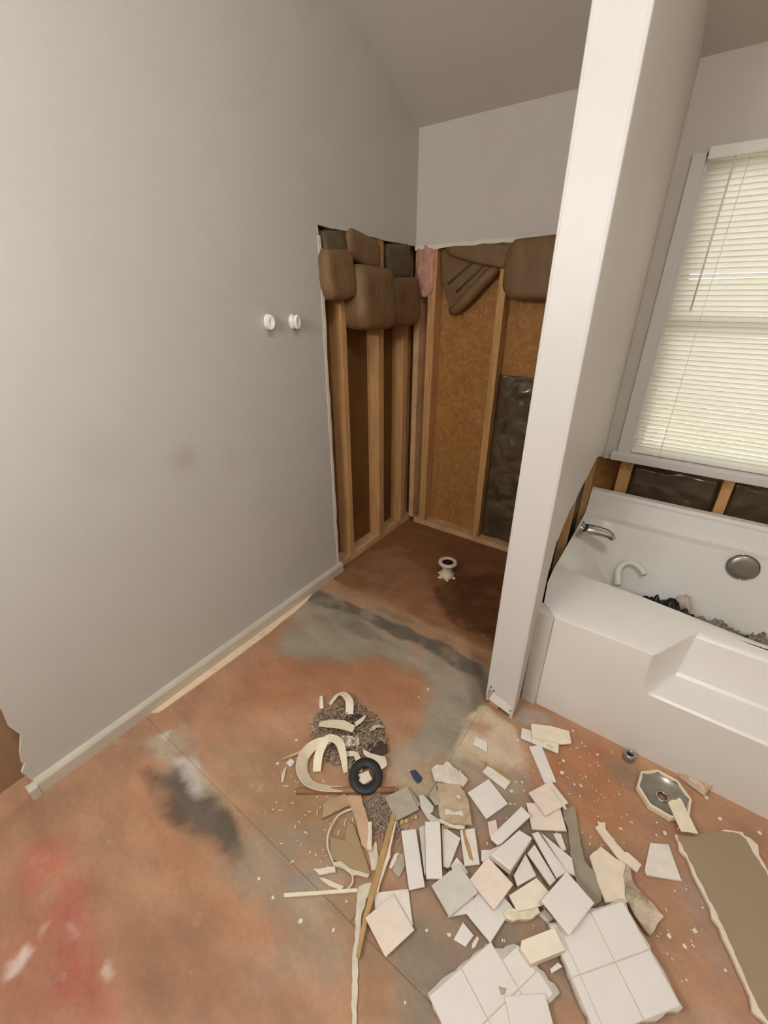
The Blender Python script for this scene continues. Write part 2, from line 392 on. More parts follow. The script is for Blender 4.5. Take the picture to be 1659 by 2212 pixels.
HEAP = 'broken white tiles heaped on the floor'
PIECES = [
 ('square_tile', 'whole white square tile lying alone at the top of the tile heap', 'tile', 'glaze', 0.008, (-0.232, 0.944, 0.004), [(0.025, -0.066), (0.066, 0.025), (-0.025, 0.066), (-0.066, -0.025)], HEAP),
 ('square_tile', 'upper of two overlapping pale tiles nearest the octagonal shower drain', 'tile', 'biscuit', 0.008, (-0.057, 1.059, 0.024), [(0.011, -0.066), (0.062, 0.023), (-0.011, 0.066), (-0.062, -0.023)], HEAP),
 ('square_tile', 'lower cream tile pinned under another beside the upright grey board strip', 'tile', 'biscuit', 0.008, (-0.045, 1.001, 0.012), [(-0.025, -0.066), (0.07, -0.006), (0.025, 0.066), (-0.07, 0.006)], HEAP),
 ('bullnose_tile', 'long white rounded edge tile slanting just below the lone square tile', 'tile', 'glaze', 0.01, (-0.137, 0.868, 0.03), [(-0.034, -0.045), (-0.03, -0.051), (-0.005, -0.054), (0.003, -0.044), (0.051, 0.092), (0.015, 0.102)], HEAP),
 ('bullnose_tile', 'thick white edge tile slanting across the centre of the heap', 'tile', 'glaze', 0.026, (-0.098, 0.825, 0.03), [(-0.05, -0.061), (0.015, -0.064), (0.038, 0.064), (-0.004, 0.061)], HEAP),
 ('edge_tile', 'long narrow white tile, middle of three running down to the big white tile', 'tile', 'glaze', 0.008, (-0.006, 0.883, 0.034), [(0.042, -0.051), (0.061, -0.018), (-0.045, 0.044), (-0.059, 0.026)], HEAP),
 ('tile_shard', 'tapered white tile shard lying against the grey board strip', 'tile', 'glaze', 0.008, (0.037, 0.902, 0.022), [(0.016, -0.031), (0.043, -0.025), (0.022, 0.019), (-0.082, 0.037)], HEAP),
 ('edge_tile', 'narrow white tile, leftmost of three running down to the big white tile', 'tile', 'glaze', 0.008, (-0.012, 0.846, 0.022), [(0.037, -0.036), (0.047, -0.011), (-0.037, 0.042), (-0.047, 0.005)], HEAP),
 ('tile_shard', 'bright white tile piece wedged below the thick central edge tile', 'tile', 'glaze', 0.008, (-0.051, 0.795, 0.02), [(-0.021, -0.024), (-0.002, -0.045), (0.035, 0.015), (-0.012, 0.054)], HEAP),
 ('square_tile', 'big clean white tile resting on top of the large four-tile slab', 'tile', 'glaze', 0.008, (0.076, 0.78, 0.064), [(-0.062, -0.043), (0.023, -0.071), (0.062, 0.043), (-0.023, 0.071)], HEAP),
 ('square_tile', 'yellowish tile lying face down between the peach tile and big white tile', 'tile', 'biscuit_yellow', 0.008, (-0.009, 0.746, 0.026), [(-0.023, -0.054), (0.009, -0.023), (0.036, 0.009), (0.039, 0.044), (-0.005, 0.057), (-0.056, -0.032)], HEAP),
 ('square_tile', 'peach coloured tile back lying at the middle of the heap', 'tile', 'biscuit', 0.008, (-0.12, 0.708, 0.034), [(0.034, -0.055), (0.056, 0.032), (-0.034, 0.055), (-0.056, -0.032)], HEAP),
 ('square_tile', 'pale grey tile with a dark corner nick at the left of the heap', 'tile', 'glaze_grey', 0.008, (-0.201, 0.631, 0.03), [(0.018, -0.065), (0.06, 0.032), (-0.018, 0.065), (-0.06, -0.032)], HEAP),
 ('tile_shard', 'white tile corner peeping out under the pale grey nicked tile', 'tile', 'glaze', 0.008, (-0.165, 0.618, 0.014), [(-0.024, -0.052), (0.038, 0.008), (0.01, 0.043), (-0.024, 0.002)], HEAP),
 ('square_tile', 'white tile under the peach tile with its corner pointing down', 'tile', 'glaze', 0.008, (-0.101, 0.654, 0.012), [(-0.055, -0.047), (0.033, -0.065), (0.055, 0.047), (-0.033, 0.065)], HEAP),
 ('tile_shard', 'small diamond shaped white shard below the tile heap', 'tile', 'glaze', 0.008, (-0.134, 0.563, 0.002), [(0.014, -0.018), (0.022, 0.017), (-0.016, 0.025), (-0.02, -0.024)], HEAP),
 ('tile_chip', 'tiny pale chip touching the small diamond shaped shard', 'tile', 'biscuit', 0.006, (-0.103, 0.569, 0.001), [(-0.002, -0.018), (0.005, -0.007), (0.006, 0.016), (-0.002, 0.015), (-0.006, -0.006)], HEAP),
 ('edge_tile', 'upright narrow white tile, leftmost at the left side of the heap', 'tile', 'glaze', 0.008, (-0.347, 0.627, 0.022), [(0.037, -0.076), (0.07, -0.041), (-0.035, 0.076), (-0.071, 0.042)], HEAP),
 ('edge_tile', 'upright narrow white tile beside the leftmost one', 'tile', 'glaze', 0.008, (-0.304, 0.683, 0.032), [(0.022, -0.08), (0.062, -0.052), (-0.022, 0.081), (-0.062, 0.052)], HEAP),
 ('edge_tile', 'grey narrow tile sandwiched between two upright white ones', 'tile', 'glaze_grey', 0.008, (-0.329, 0.676, 0.012), [(0.035, -0.062), (0.048, -0.044), (-0.034, 0.066), (-0.049, 0.04)], HEAP),
 ('tile_shard', 'cream triangular tile shard beside the upright narrow tiles', 'tile', 'biscuit_pale', 0.008, (-0.268, 0.721, 0.01), [(0.009, -0.054), (0.027, -0.047), (0.017, 0.051), (-0.053, 0.05)], HEAP),
 ('edge_tile', 'cream tile back with a brown glue stripe down one side', 'tile', 'biscuit_pale', 0.008, (-0.216, 0.767, 0.01), [(0.01, -0.058), (0.047, -0.026), (-0.01, 0.058), (-0.048, 0.025)], HEAP),
 ('tile_shard', 'white tile corner between the nicked grey tile and striped tile', 'tile', 'glaze', 0.008, (-0.215, 0.699, 0.006), [(-0.027, -0.018), (0.017, -0.015), (0.026, 0.003), (0.006, 0.012), (-0.022, 0.018)], HEAP),
 ('square_tile', 'dull grey tile leaning beside the yellow crumbs', 'tile', 'tile_dull', 0.008, (-0.465, 0.743, 0.02), [(0.016, -0.06), (0.059, 0.019), (-0.016, 0.06), (-0.059, -0.019)], HEAP),
 ('tile_shard', 'slim grey shard along the edge of the dull grey tile', 'tile', 'tile_dull', 0.006, (-0.448, 0.787, 0.012), [(0.032, -0.024), (0.036, -0.006), (-0.028, 0.021), (-0.04, 0.009)], HEAP),
 ('tile_shard', 'crooked white shard between the dull grey tile and tan board', 'tile', 'glaze_grey', 0.008, (-0.394, 0.789, 0.018), [(-0.011, -0.018), (0.02, -0.023), (0.03, -0.005), (0.024, 0.011), (-0.026, 0.023), (-0.036, 0.011)], HEAP),
 ('tile_shard', 'pale pointed shard touching the left edge of the tan board', 'tile', 'tile_dull', 0.007, (-0.38, 0.835, 0.012), [(0.012, -0.026), (0.024, -0.006), (0.011, 0.015), (-0.024, 0.029), (-0.023, -0.012)], HEAP),
 ('tile_shard', 'white grey shard sloping down above the upright narrow tiles', 'tile', 'glaze_grey', 0.007, (-0.361, 0.768, 0.012), [(-0.007, -0.011), (0.019, -0.013), (0.039, 0.01), (-0.007, 0.009), (-0.044, 0.004)], HEAP),
 ('board_chunk', 'ribbed white mortar chunk at the top of the heap', 'debris', 'mortar', 0.012, (-0.391, 0.929, 0.012), [(-0.025, -0.046), (0.018, -0.03), (0.073, -0.006), (0.077, 0.028), (-0.021, 0.043), (-0.025, 0.02), (-0.045, 0.01), (-0.053, -0.018)], HEAP),
 ('board_chunk', 'tan backer board chunk with white mortar streaks', 'debris', 'board_tan', 0.012, (-0.314, 0.85, 0.01), [(-0.04, -0.042), (-0.01, -0.076), (0.025, -0.055), (0.078, -0.021), (0.043, 0.027), (0.01, 0.058), (-0.02, 0.076), (-0.086, 0.032)], HEAP),
 ('mortar_strip', 'thin white mortar strip along the bottom of the tan board', 'debris', 'mortar', 0.006, (-0.293, 0.783, 0.024), [(-0.033, -0.018), (0.004, -0.007), (0.04, 0.013), (0.039, 0.022), (-0.007, -0.001), (-0.042, -0.009)], HEAP),
 ('tile_shard', 'slim white shard with a brown edge above the lone square tile', 'tile', 'biscuit_pale', 0.008, (-0.236, 1.038, 0.003), [(0.043, -0.028), (0.05, 0.016), (-0.043, 0.029), (-0.051, -0.017)], HEAP),
 ('tile_shard', 'small white square shard alone on the pale floor patch', 'tile', 'glaze', 0.006, (-0.341, 1.124, 0.003), [(0.035, -0.018), (0.019, 0.022), (-0.029, 0.017), (-0.025, -0.021)], HEAP),
 ('edge_tile', 'narrow white tile lying alone below the yellowed shards by the tub', 'tile', 'glaze', 0.008, (-0.115, 1.188, 0.002), [(0.031, -0.071), (0.064, -0.041), (-0.03, 0.075), (-0.065, 0.037)], HEAP),
 ('tile_shard', 'white shard poking out left of the yellowed tiles by the tub', 'tile', 'glaze', 0.007, (-0.201, 1.272, 0.002), [(-0.019, -0.029), (0.043, -0.019), (0.008, 0.031), (-0.032, 0.018)], HEAP),
 ('tile_shard', 'yellowed tile back, upper of two by the foot of the tub', 'tile', 'biscuit_yellow', 0.008, (-0.122, 1.32, 0.013), [(-0.059, -0.06), (-0.011, -0.035), (0.042, -0.019), (0.075, 0.01), (0.053, 0.062), (-0.016, 0.041), (-0.085, 0.001)], HEAP),
 ('tile_shard', 'yellowed tile back, lower of two by the foot of the tub', 'tile', 'biscuit_yellow', 0.008, (-0.133, 1.274, 0.006), [(-0.041, -0.028), (-0.003, -0.02), (0.055, -0.011), (0.044, 0.039), (-0.001, 0.021), (-0.054, -0.002)], HEAP),
 ('tile_shard', 'small peach shard below the corner of the lone square tile', 'tile', 'biscuit', 0.008, (-0.176, 0.862, 0.002), [(-0.002, -0.023), (0.013, -0.026), (0.016, 0.004), (-0.004, 0.035), (-0.024, 0.011)], HEAP),
 ('square_tile', 'peach tile lying apart at the lower left of the heap', 'tile', 'biscuit', 0.008, (-0.314, 0.457, 0.016), [(0.031, -0.063), (0.063, 0.031), (-0.031, 0.063), (-0.063, -0.031)], HEAP),
 ('square_tile', 'pale tile half hidden under the lone peach tile', 'tile', 'biscuit_pale', 0.008, (-0.328, 0.494, 0.004), [(-0.011, -0.066), (0.067, 0.003), (0.011, 0.066), (-0.067, -0.003)], HEAP),
 ('tile_shard', 'trapezoid white tile shard beside the large drywall sheet', 'tile', 'biscuit_pale', 0.009, (0.283, 1.082, 0.002), [(-0.032, -0.048), (-0.025, -0.06), (0.064, -0.014), (0.021, 0.076), (-0.028, 0.045)], HEAP),
 ('tile_shard', 'white shard under the right side of the thick central edge tile', 'tile', 'glaze', 0.007, (-0.15, 0.789, 0.01), [(-0.032, -0.009), (-0.02, -0.035), (0.009, -0.031), (0.035, 0.018), (0.016, 0.047), (-0.008, 0.01)], HEAP),
 ('tile_shard', 'narrow pale shard below the two overlapping cream tiles', 'tile', 'biscuit_pale', 0.008, (0.017, 0.957, 0.004), [(0.011, -0.024), (0.022, -0.012), (-0.006, 0.026), (-0.027, 0.01)], HEAP),
 ('mortar_lump', 'lumpy yellow mortar piece hanging under the yellowish tile', 'debris', 'mortar_yellow', 0.018, (-0.025, 0.696, 0.008), [(-0.029, -0.035), (-0.009, -0.029), (0.004, -0.014), (0.023, -0.001), (0.048, 0.035), (0.034, 0.046), (0.007, 0.027), (-0.007, 0.002), (-0.03, -0.004), (-0.04, -0.027)], HEAP),
 ('tile_shard', 'small grey shard between the yellow mortar and big white tile', 'tile', 'glaze_grey', 0.006, (0.038, 0.74, 0.006), [(0.009, -0.013), (0.02, 0.007), (-0.008, 0.015), (-0.021, -0.01)], HEAP),
 ('tile_block', 'cream tile block with a broken grey edge between the two tile slabs', 'debris', 'biscuit_yellow', 0.03, (0.041, 0.649, 0.022), [(-0.005, -0.046), (0.06, 0.032), (0.024, 0.062), (-0.041, -0.016), (-0.038, -0.033)], HEAP),
 ('tile_chip', 'white chip on the broken edge of the cream tile block', 'tile', 'glaze', 0.008, (0.091, 0.645, 0.012), [(-0.005, -0.017), (0.015, 0.014), (0.002, 0.014), (-0.011, -0.011)], HEAP),
 ('backer_board_strip', 'upright grey brown backer board strip at the right of the heap', 'board', 'board_grey', 0.012, (0.079, 0.949, 0.006), [(-0.048, 0.045), (-0.013, -0.042), (0.021, -0.103), (0.055, -0.125), (0.08, -0.08), (0.058, -0.024), (0.014, -0.005), (-0.026, 0.077), (-0.054, 0.143), (-0.087, 0.113)], None),
 ('drywall_chunk', 'torn cream drywall chunk above the four-tile slab', 'drywall', 'gyp', 0.013, (0.167, 0.955, 0.01), [(-0.031, -0.043), (0.002, -0.085), (0.054, -0.049), (0.039, 0.008), (0.039, 0.051), (0.003, 0.051), (-0.042, 0.058), (-0.064, 0.009)], None),
 ('drywall_chunk', 'torn triangular drywall piece right of the four-tile slab', 'drywall', 'gyp_torn', 0.013, (0.235, 0.942, 0.014), [(-0.037, 0.027), (-0.024, -0.026), (0.007, -0.056), (0.049, -0.077), (0.075, -0.009), (-0.01, 0.021), (-0.024, 0.057), (-0.036, 0.063)], None),
 ('drywall_splinter', 'long thin bone shaped drywall splinter above the torn chunk', 'drywall', 'gyp', 0.01, (0.161, 1.059, 0.003), [(0.024, -0.047), (0.053, -0.047), (0.072, -0.048), (0.08, -0.018), (0.041, -0.006), (0.032, -0.013), (-0.034, 0.025), (-0.039, 0.046), (-0.052, 0.036), (-0.06, 0.037), (-0.055, 0.025), (-0.062, 0.01)], None),
 ('drywall_sheet', 'large brown grey drywall sheet lying beside the bathtub', 'drywall', 'paper', 0.013, (0.5, 1.113, 0.003), [(-0.054, -0.104), (-0.002, -0.201), (0.023, -0.243), (0.103, -0.315), (0.202, -0.211), (0.149, -0.026), (0.058, 0.125), (0.006, 0.209), (-0.011, 0.216), (-0.058, 0.192), (-0.107, 0.151), (-0.132, 0.118), (-0.179, 0.089)], None),
 ('caulk_strip', 'wide cream tape strip lying across the octagonal shower drain', 'strip', 'strip_cream', 0.004, (0.321, 1.275, 0.034), [(0.007, -0.07), (0.029, -0.056), (0.053, -0.045), (0.0, 0.048), (-0.008, 0.051), (-0.017, 0.034), (-0.027, 0.028), (-0.038, 0.009)], None),
 ('cardboard_piece', 'tan triangular cardboard piece inside the thin curled wire', 'cardboard', 'card', 0.003, (-0.532, 0.529, 0.01), [(-0.021, 0.015), (-0.07, -0.005), (-0.041, -0.039), (-0.014, -0.047), (0.033, -0.034), (0.1, -0.016), (0.098, -0.006), (-0.029, 0.067), (-0.056, 0.065)], None),
 ('cardboard_piece', 'tan cardboard scrap below the brown rod', 'cardboard', 'card_dark', 0.012, (-0.653, 0.607, 0.004), [(0.024, -0.002), (0.049, 0.035), (0.002, 0.048), (-0.033, 0.006), (-0.035, -0.026), (-0.008, -0.061)], None),
 ('wood_offcut', 'pinkish wood offcut with a white edge beside the tan cardboard', 'wood', 'offcut', 0.016, (-0.556, 0.622, 0.006), [(-0.034, 0.004), (0.006, -0.021), (0.051, -0.056), (0.076, -0.057), (0.033, 0.008), (-0.005, 0.034), (-0.042, 0.059), (-0.084, 0.028)], None),
 ('trim_sliver', 'short white trim sliver against the pinkish wood offcut', 'trim', 'gyp', 0.014, (-0.496, 0.599, 0.01), [(0.018, -0.037), (0.031, -0.03), (-0.019, 0.037), (-0.03, 0.029)], None),
 ('caulk_strip', 'pale horizontal stick at the bottom left of the debris', 'strip', 'strip_cream', 0.006, (-0.523, 0.398, 0.006), [(-0.081, -0.073), (0.089, 0.067), (0.081, 0.072), (-0.089, -0.067)], None),
 ('trim_strip', 'long tan moulding stick standing beside the upright narrow tiles', 'strip', 'stick', 0.014, (-0.397, 0.492, 0.012), [(-0.012, -0.0), (0.015, -0.073), (0.047, -0.139), (0.057, -0.138), (0.025, -0.059), (0.008, 0.001), (-0.063, 0.208), (-0.077, 0.201)], None),
 ('trim_strip', 'white sliver along the long tan moulding stick', 'strip', 'gyp', 0.008, (-0.416, 0.589, 0.014), [(-0.011, 0.018), (0.025, -0.096), (0.033, -0.095), (0.024, -0.069), (0.01, 0.002), (-0.003, 0.024), (-0.035, 0.105), (-0.042, 0.111)], None),
 ('caulk_strip', 'very long pale strip running off the bottom edge of the photo', 'strip', 'strip_pale', 0.004, (-0.373, 0.401, 0.003), [(-0.02, 0.001), (0.031, -0.077), (0.109, -0.175), (0.121, -0.167), (0.054, -0.082), (0.018, -0.032), (-0.017, 0.022), (-0.034, 0.065), (-0.031, 0.097), (-0.039, 0.113), (-0.058, 0.095), (-0.07, 0.077), (-0.064, 0.062)], None),
 ('caulk_strip', 'short white strip above the pale horizontal stick', 'strip', 'gyp', 0.006, (-0.55, 0.447, 0.004), [(-0.008, -0.02), (0.028, 0.015), (0.016, 0.025), (-0.036, -0.02)], None),
 ('caulk_strip', 'pinkish white strip slanting down to the pale horizontal stick', 'strip', 'gyp', 0.006, (-0.514, 0.434, 0.002), [(0.0, -0.008), (0.036, 0.006), (0.034, 0.017), (-0.028, -0.003), (-0.042, -0.012)], None),
 ('caulk_strip', 'pale green grey strip below the tan triangular cardboard', 'strip', 'strip_pale', 0.006, (-0.495, 0.489, 0.012), [(-0.041, -0.021), (-0.011, -0.008), (0.021, -0.005), (0.063, 0.018), (0.063, 0.028), (-0.014, 0.002), (-0.031, 0.002), (-0.05, -0.016)], None),
 ('mortar_patch_chip', 'grey pointed chip beside the long tan moulding stick', 'debris', 'tile_dull', 0.006, (-0.374, 0.597, 0.003), [(0.018, -0.031), (0.017, 0.007), (-0.007, 0.033), (-0.019, 0.019), (-0.01, -0.028)], None),
 ('mortar_patch_chip', 'short cream chip above the grey pointed chip', 'debris', 'gyp', 0.006, (-0.394, 0.598, 0.003), [(0.006, -0.026), (0.006, 0.017), (-0.0, 0.025), (-0.009, 0.011), (-0.003, -0.027)], None),
 ('caulk_strip', 'grey mortar smear strip right of the tan triangular cardboard', 'strip', 'strip_pale', 0.005, (-0.45, 0.564, 0.003), [(0.013, -0.033), (0.027, -0.02), (0.01, 0.011), (-0.025, 0.042), (-0.025, 0.001)], None),
 ('plaster_flake', 'white torn flake beside the black rubber ring', 'plaster', 'gyp', 0.004, (-0.637, 0.809, 0.03), [(-0.042, -0.009), (-0.01, -0.009), (0.011, -0.02), (0.044, -0.022), (0.054, 0.011), (0.029, 0.033), (-0.026, 0.011), (-0.06, 0.005)], None),
 ('tile_chip', 'bright white chip left of the curled cream tape', 'tile', 'glaze', 0.006, (-0.899, 0.623, 0.001), [(0.014, -0.013), (0.011, 0.012), (-0.013, 0.013), (-0.012, -0.012)], None),
 ('plastic_clip', 'small dark blue plastic clip on the grey mortar', 'clip', 'blue', 0.006, (-0.478, 0.862, 0.001), [(-0.008, -0.011), (0.015, -0.018), (0.023, -0.005), (0.019, 0.009), (-0.018, 0.021), (-0.032, 0.004)], None),
]
STAINS = [
  ([(-1.59,1.74),(-1.6,2.03),(-1.47,2.19),(-1.16,2.06),(-1.02,1.91),(-0.81,1.75),(-0.48,1.72),(-0.44,1.52),(-0.85,1.45),(-1.37,1.55),(-1.53,1.6)], (151, 107, 78), 0.03, 0.9),
  ([(-1.51,1.6),(-1.29,1.63),(-0.96,1.63),(-0.49,1.65),(-0.44,1.52),(-0.8,1.51),(-1.2,1.51),(-1.46,1.48)], (172, 141, 109), 0.03, 0.75),
  ([(-1.03,2.09),(-0.69,2.33),(-0.48,1.68),(-0.77,1.71),(-0.97,1.83)], (86, 53, 30), 0.03, 0.8),
  ([(-1.57,1.29),(-1.55,1.5),(-1.27,1.51),(-1.05,1.53),(-0.61,1.5),(-0.46,1.5),(-0.42,1.31),(-0.42,1.06),(-0.55,0.99),(-0.66,1.26),(-0.82,1.28),(-0.98,1.23),(-1.09,1.08),(-1.24,1.04),(-1.4,0.97),(-1.46,1.09)], (158, 147, 127), 0.03, 0.95),
  ([(-0.76,1.32),(-0.49,1.5),(-0.4,1.05),(-0.43,0.96),(-0.57,0.93),(-0.6,1.17)], (158, 146, 129), 0.03, 0.9),
  ([(-1.6,1.37),(-1.58,1.49),(-1.39,1.49),(-1.04,1.51),(-0.73,1.53),(-0.49,1.52),(-0.46,1.44),(-0.62,1.42),(-0.84,1.44),(-1.01,1.43),(-1.26,1.42),(-1.48,1.38)], (93, 85, 77), 0.012, 0.8),
  ([(-1.37,1.36),(-1.32,1.43),(-1.13,1.42),(-0.99,1.36),(-1.13,1.31),(-1.27,1.31)], (126, 114, 99), 0.012, 0.6),
  ([(-0.58,1.45),(-0.48,1.52),(-0.42,1.37),(-0.41,1.1),(-0.44,1.07),(-0.47,1.27)], (99, 89, 76), 0.02, 0.5),
  ([(-1.43,0.91),(-1.15,1.07),(-0.93,1.24),(-0.73,1.27),(-0.64,1.2),(-0.63,1.04),(-1.02,0.93),(-1.14,0.67),(-1.31,0.6),(-1.32,0.48)], (176, 123, 89), 0.06, 0.8),
  ([(-0.45,1.2),(-0.4,1.31),(-0.26,1.28),(-0.18,1.16),(-0.22,1.06),(-0.37,1.03),(-0.41,0.94)], (213, 194, 163), 0.012, 0.9),
  ([(-0.34,1.17),(-0.21,1.24),(-0.14,1.11),(-0.25,1.03)], (216, 187, 163), 0.04, 0.7),
  ([(-0.65,0.92),(-0.51,1.05),(-0.37,1.03),(-0.15,1.12),(-0.09,0.99),(-0.2,0.83),(-0.43,0.78),(-0.54,0.8)], (169, 154, 132), 0.04, 0.85),
  ([(-0.09,1.21),(0.03,1.42),(0.19,1.35),(0.18,1.13),(0.06,1.04)], (171, 115, 78), 0.06, 0.75),
  ([(-1.01,0.56),(-0.78,0.73),(-0.6,0.73),(-0.49,0.59),(-0.68,0.45),(-0.9,0.43)], (158, 129, 94), 0.06, 0.7),
  ([(-1.47,0.33),(-1.41,0.47),(-1.17,0.42),(-0.98,0.41),(-0.88,0.34),(-1.07,0.34),(-1.29,0.31)], (177, 166, 147), 0.04, 0.75),
  ([(-1.36,0.28),(-1.35,0.3),(-1.18,0.35),(-1.02,0.38),(-0.88,0.37),(-0.8,0.33),(-0.77,0.28),(-0.86,0.27),(-0.99,0.24),(-1.16,0.23)], (96, 82, 67), 0.02, 0.9),
  ([(-1.34,0.3),(-1.22,0.37),(-1.06,0.35),(-0.93,0.36),(-0.79,0.32),(-0.94,0.29),(-1.13,0.29)], (103, 94, 84), 0.015, 0.8),
  ([(-1.42,0.39),(-1.41,0.42),(-1.38,0.39)], (219, 219, 209), 0.01, 0.9),
  ([(-1.27,0.36),(-1.25,0.4),(-1.17,0.41),(-1.05,0.36),(-1.07,0.34),(-1.15,0.35)], (218, 208, 199), 0.015, 0.75),
  ([(-0.82,0.26),(-0.83,0.41),(-0.66,0.51),(-0.43,0.51),(-0.32,0.36),(-0.38,0.29),(-0.47,0.24),(-0.53,0.17),(-0.64,0.26)], (160, 144, 122), 0.05, 0.8),
  ([(-0.66,0.35),(-0.53,0.46),(-0.53,0.42),(-0.59,0.36)], (148, 137, 128), 0.02, 0.7),
  ([(-0.5,0.38),(-0.47,0.48),(-0.34,0.54),(-0.18,0.33),(-0.27,0.27),(-0.39,0.4)], (141, 111, 82), 0.02, 0.6),
  ([(-0.46,0.72),(-0.32,0.93),(-0.07,1.08),(0.12,0.97),(0.19,0.72),(0.17,0.59),(-0.16,0.35),(-0.3,0.47)], (148, 129, 110), 0.06, 0.75),
  ([(-0.31,0.52),(-0.16,0.6),(-0.02,0.69),(0.03,0.48),(-0.19,0.32),(-0.26,0.4)], (139, 123, 106), 0.03, 0.85),
  ([(-1.36,-0.07),(-1.31,0.0),(-1.14,-0.01),(-1.05,-0.02),(-0.89,-0.05),(-0.8,-0.08),(-0.91,-0.13),(-1.1,-0.11),(-1.25,-0.12)], (188, 93, 82), 0.07, 0.55),
  ([(-1.01,-0.09),(-0.89,-0.07),(-0.8,-0.09),(-0.85,-0.13),(-0.95,-0.14)], (180, 78, 72), 0.04, 0.5),
  ([(-1.21,-0.19),(-1.03,-0.12),(-0.86,-0.16),(-0.99,-0.26)], (170, 99, 80), 0.08, 0.6),
  ([(-1.1,-0.21),(-1.1,-0.17),(-1.07,-0.16),(-1.05,-0.2),(-1.06,-0.22)], (219, 198, 186), 0.012, 0.85),
  ([(-0.88,-0.06),(-0.89,-0.04),(-0.85,-0.04),(-0.85,-0.06)], (219, 203, 184), 0.01, 0.8),
  ([(-1.13,-0.13),(-1.12,-0.11),(-1.11,-0.12),(-1.11,-0.14)], (219, 203, 184), 0.01, 0.8),
  ([(-1.06,-0.09),(-1.04,-0.08),(-1.01,-0.08),(-1.02,-0.09)], (217, 172, 162), 0.012, 0.8),
  ([(-1.4,0.28),(-1.14,0.22),(-0.8,0.24),(-0.57,0.27),(-0.54,0.18),(-0.8,0.16),(-1.18,0.15)], (187, 134, 98), 0.06, 0.7),
  ([(-0.97,-0.03),(-0.81,0.13),(-0.47,0.18),(-0.52,0.08),(-0.76,-0.09)], (150, 107, 78), 0.08, 0.6),
  ([(0.34,1.09),(0.39,1.11),(0.46,0.98),(0.49,0.91),(0.45,0.87),(0.39,0.96)], (157, 134, 127), 0.03, 0.7),
  ([(0.31,0.69),(0.38,0.79),(0.49,0.84),(0.53,0.85)], (184, 160, 141), 0.04, 0.7),
  ([(-0.27,1.4),(-0.19,1.43),(-0.13,1.41),(-0.2,1.33),(-0.27,1.3)], (174, 160, 148), 0.015, 0.8),
  ([(0.08,1.34),(0.17,1.42),(0.22,1.39),(0.22,1.29),(0.13,1.26)], (147, 125, 103), 0.03, 0.7),
  ([(-1.25,0.44),(-1.13,0.57),(-0.93,0.49),(-0.88,0.38),(-1.06,0.39)], (178, 149, 110), 0.05, 0.6),
]
CHIPS = [(0.047,1.356),(-0.013,1.373),(0.001,1.366),(-0.057,1.405),(-0.245,1.241),(-0.227,1.229),(-0.053,1.249),(0.004,1.182),(0.026,1.192),(-0.045,1.199),(-0.171,1.065),(-0.161,0.978),(0.291,1.194),(0.27,1.17),(0.169,1.122),(0.399,1.41),(0.44,1.355),(0.547,1.381),(0.388,0.958),(0.331,0.903),(0.367,0.904),(0.459,0.913),(0.221,0.971),(-0.225,0.514),(-0.169,0.543),(-0.073,0.595),(-0.198,0.363),(-0.45,0.429),(-0.528,0.318),(-0.439,0.358),(-0.66,1.171),(-0.649,1.233),(-0.951,0.702),(-0.822,0.59),(-0.153,1.078),(-0.173,1.023),(0.346,1.076),(-0.938,0.592),(-0.703,0.312),(-0.633,0.307)]
# ------------------------------------------------------------------ main dimensions
BW = 2.57                     # face of the back wall
NEAR, RIGHT = -0.85, 1.9
SL = 0.42                     # ceiling rises towards the viewer
def ceil_z(y): return 2.44 + SL * (BW - y)
CUT_Y, CUT_Z = 1.715, 1.890   # shower cut-out in the drywall

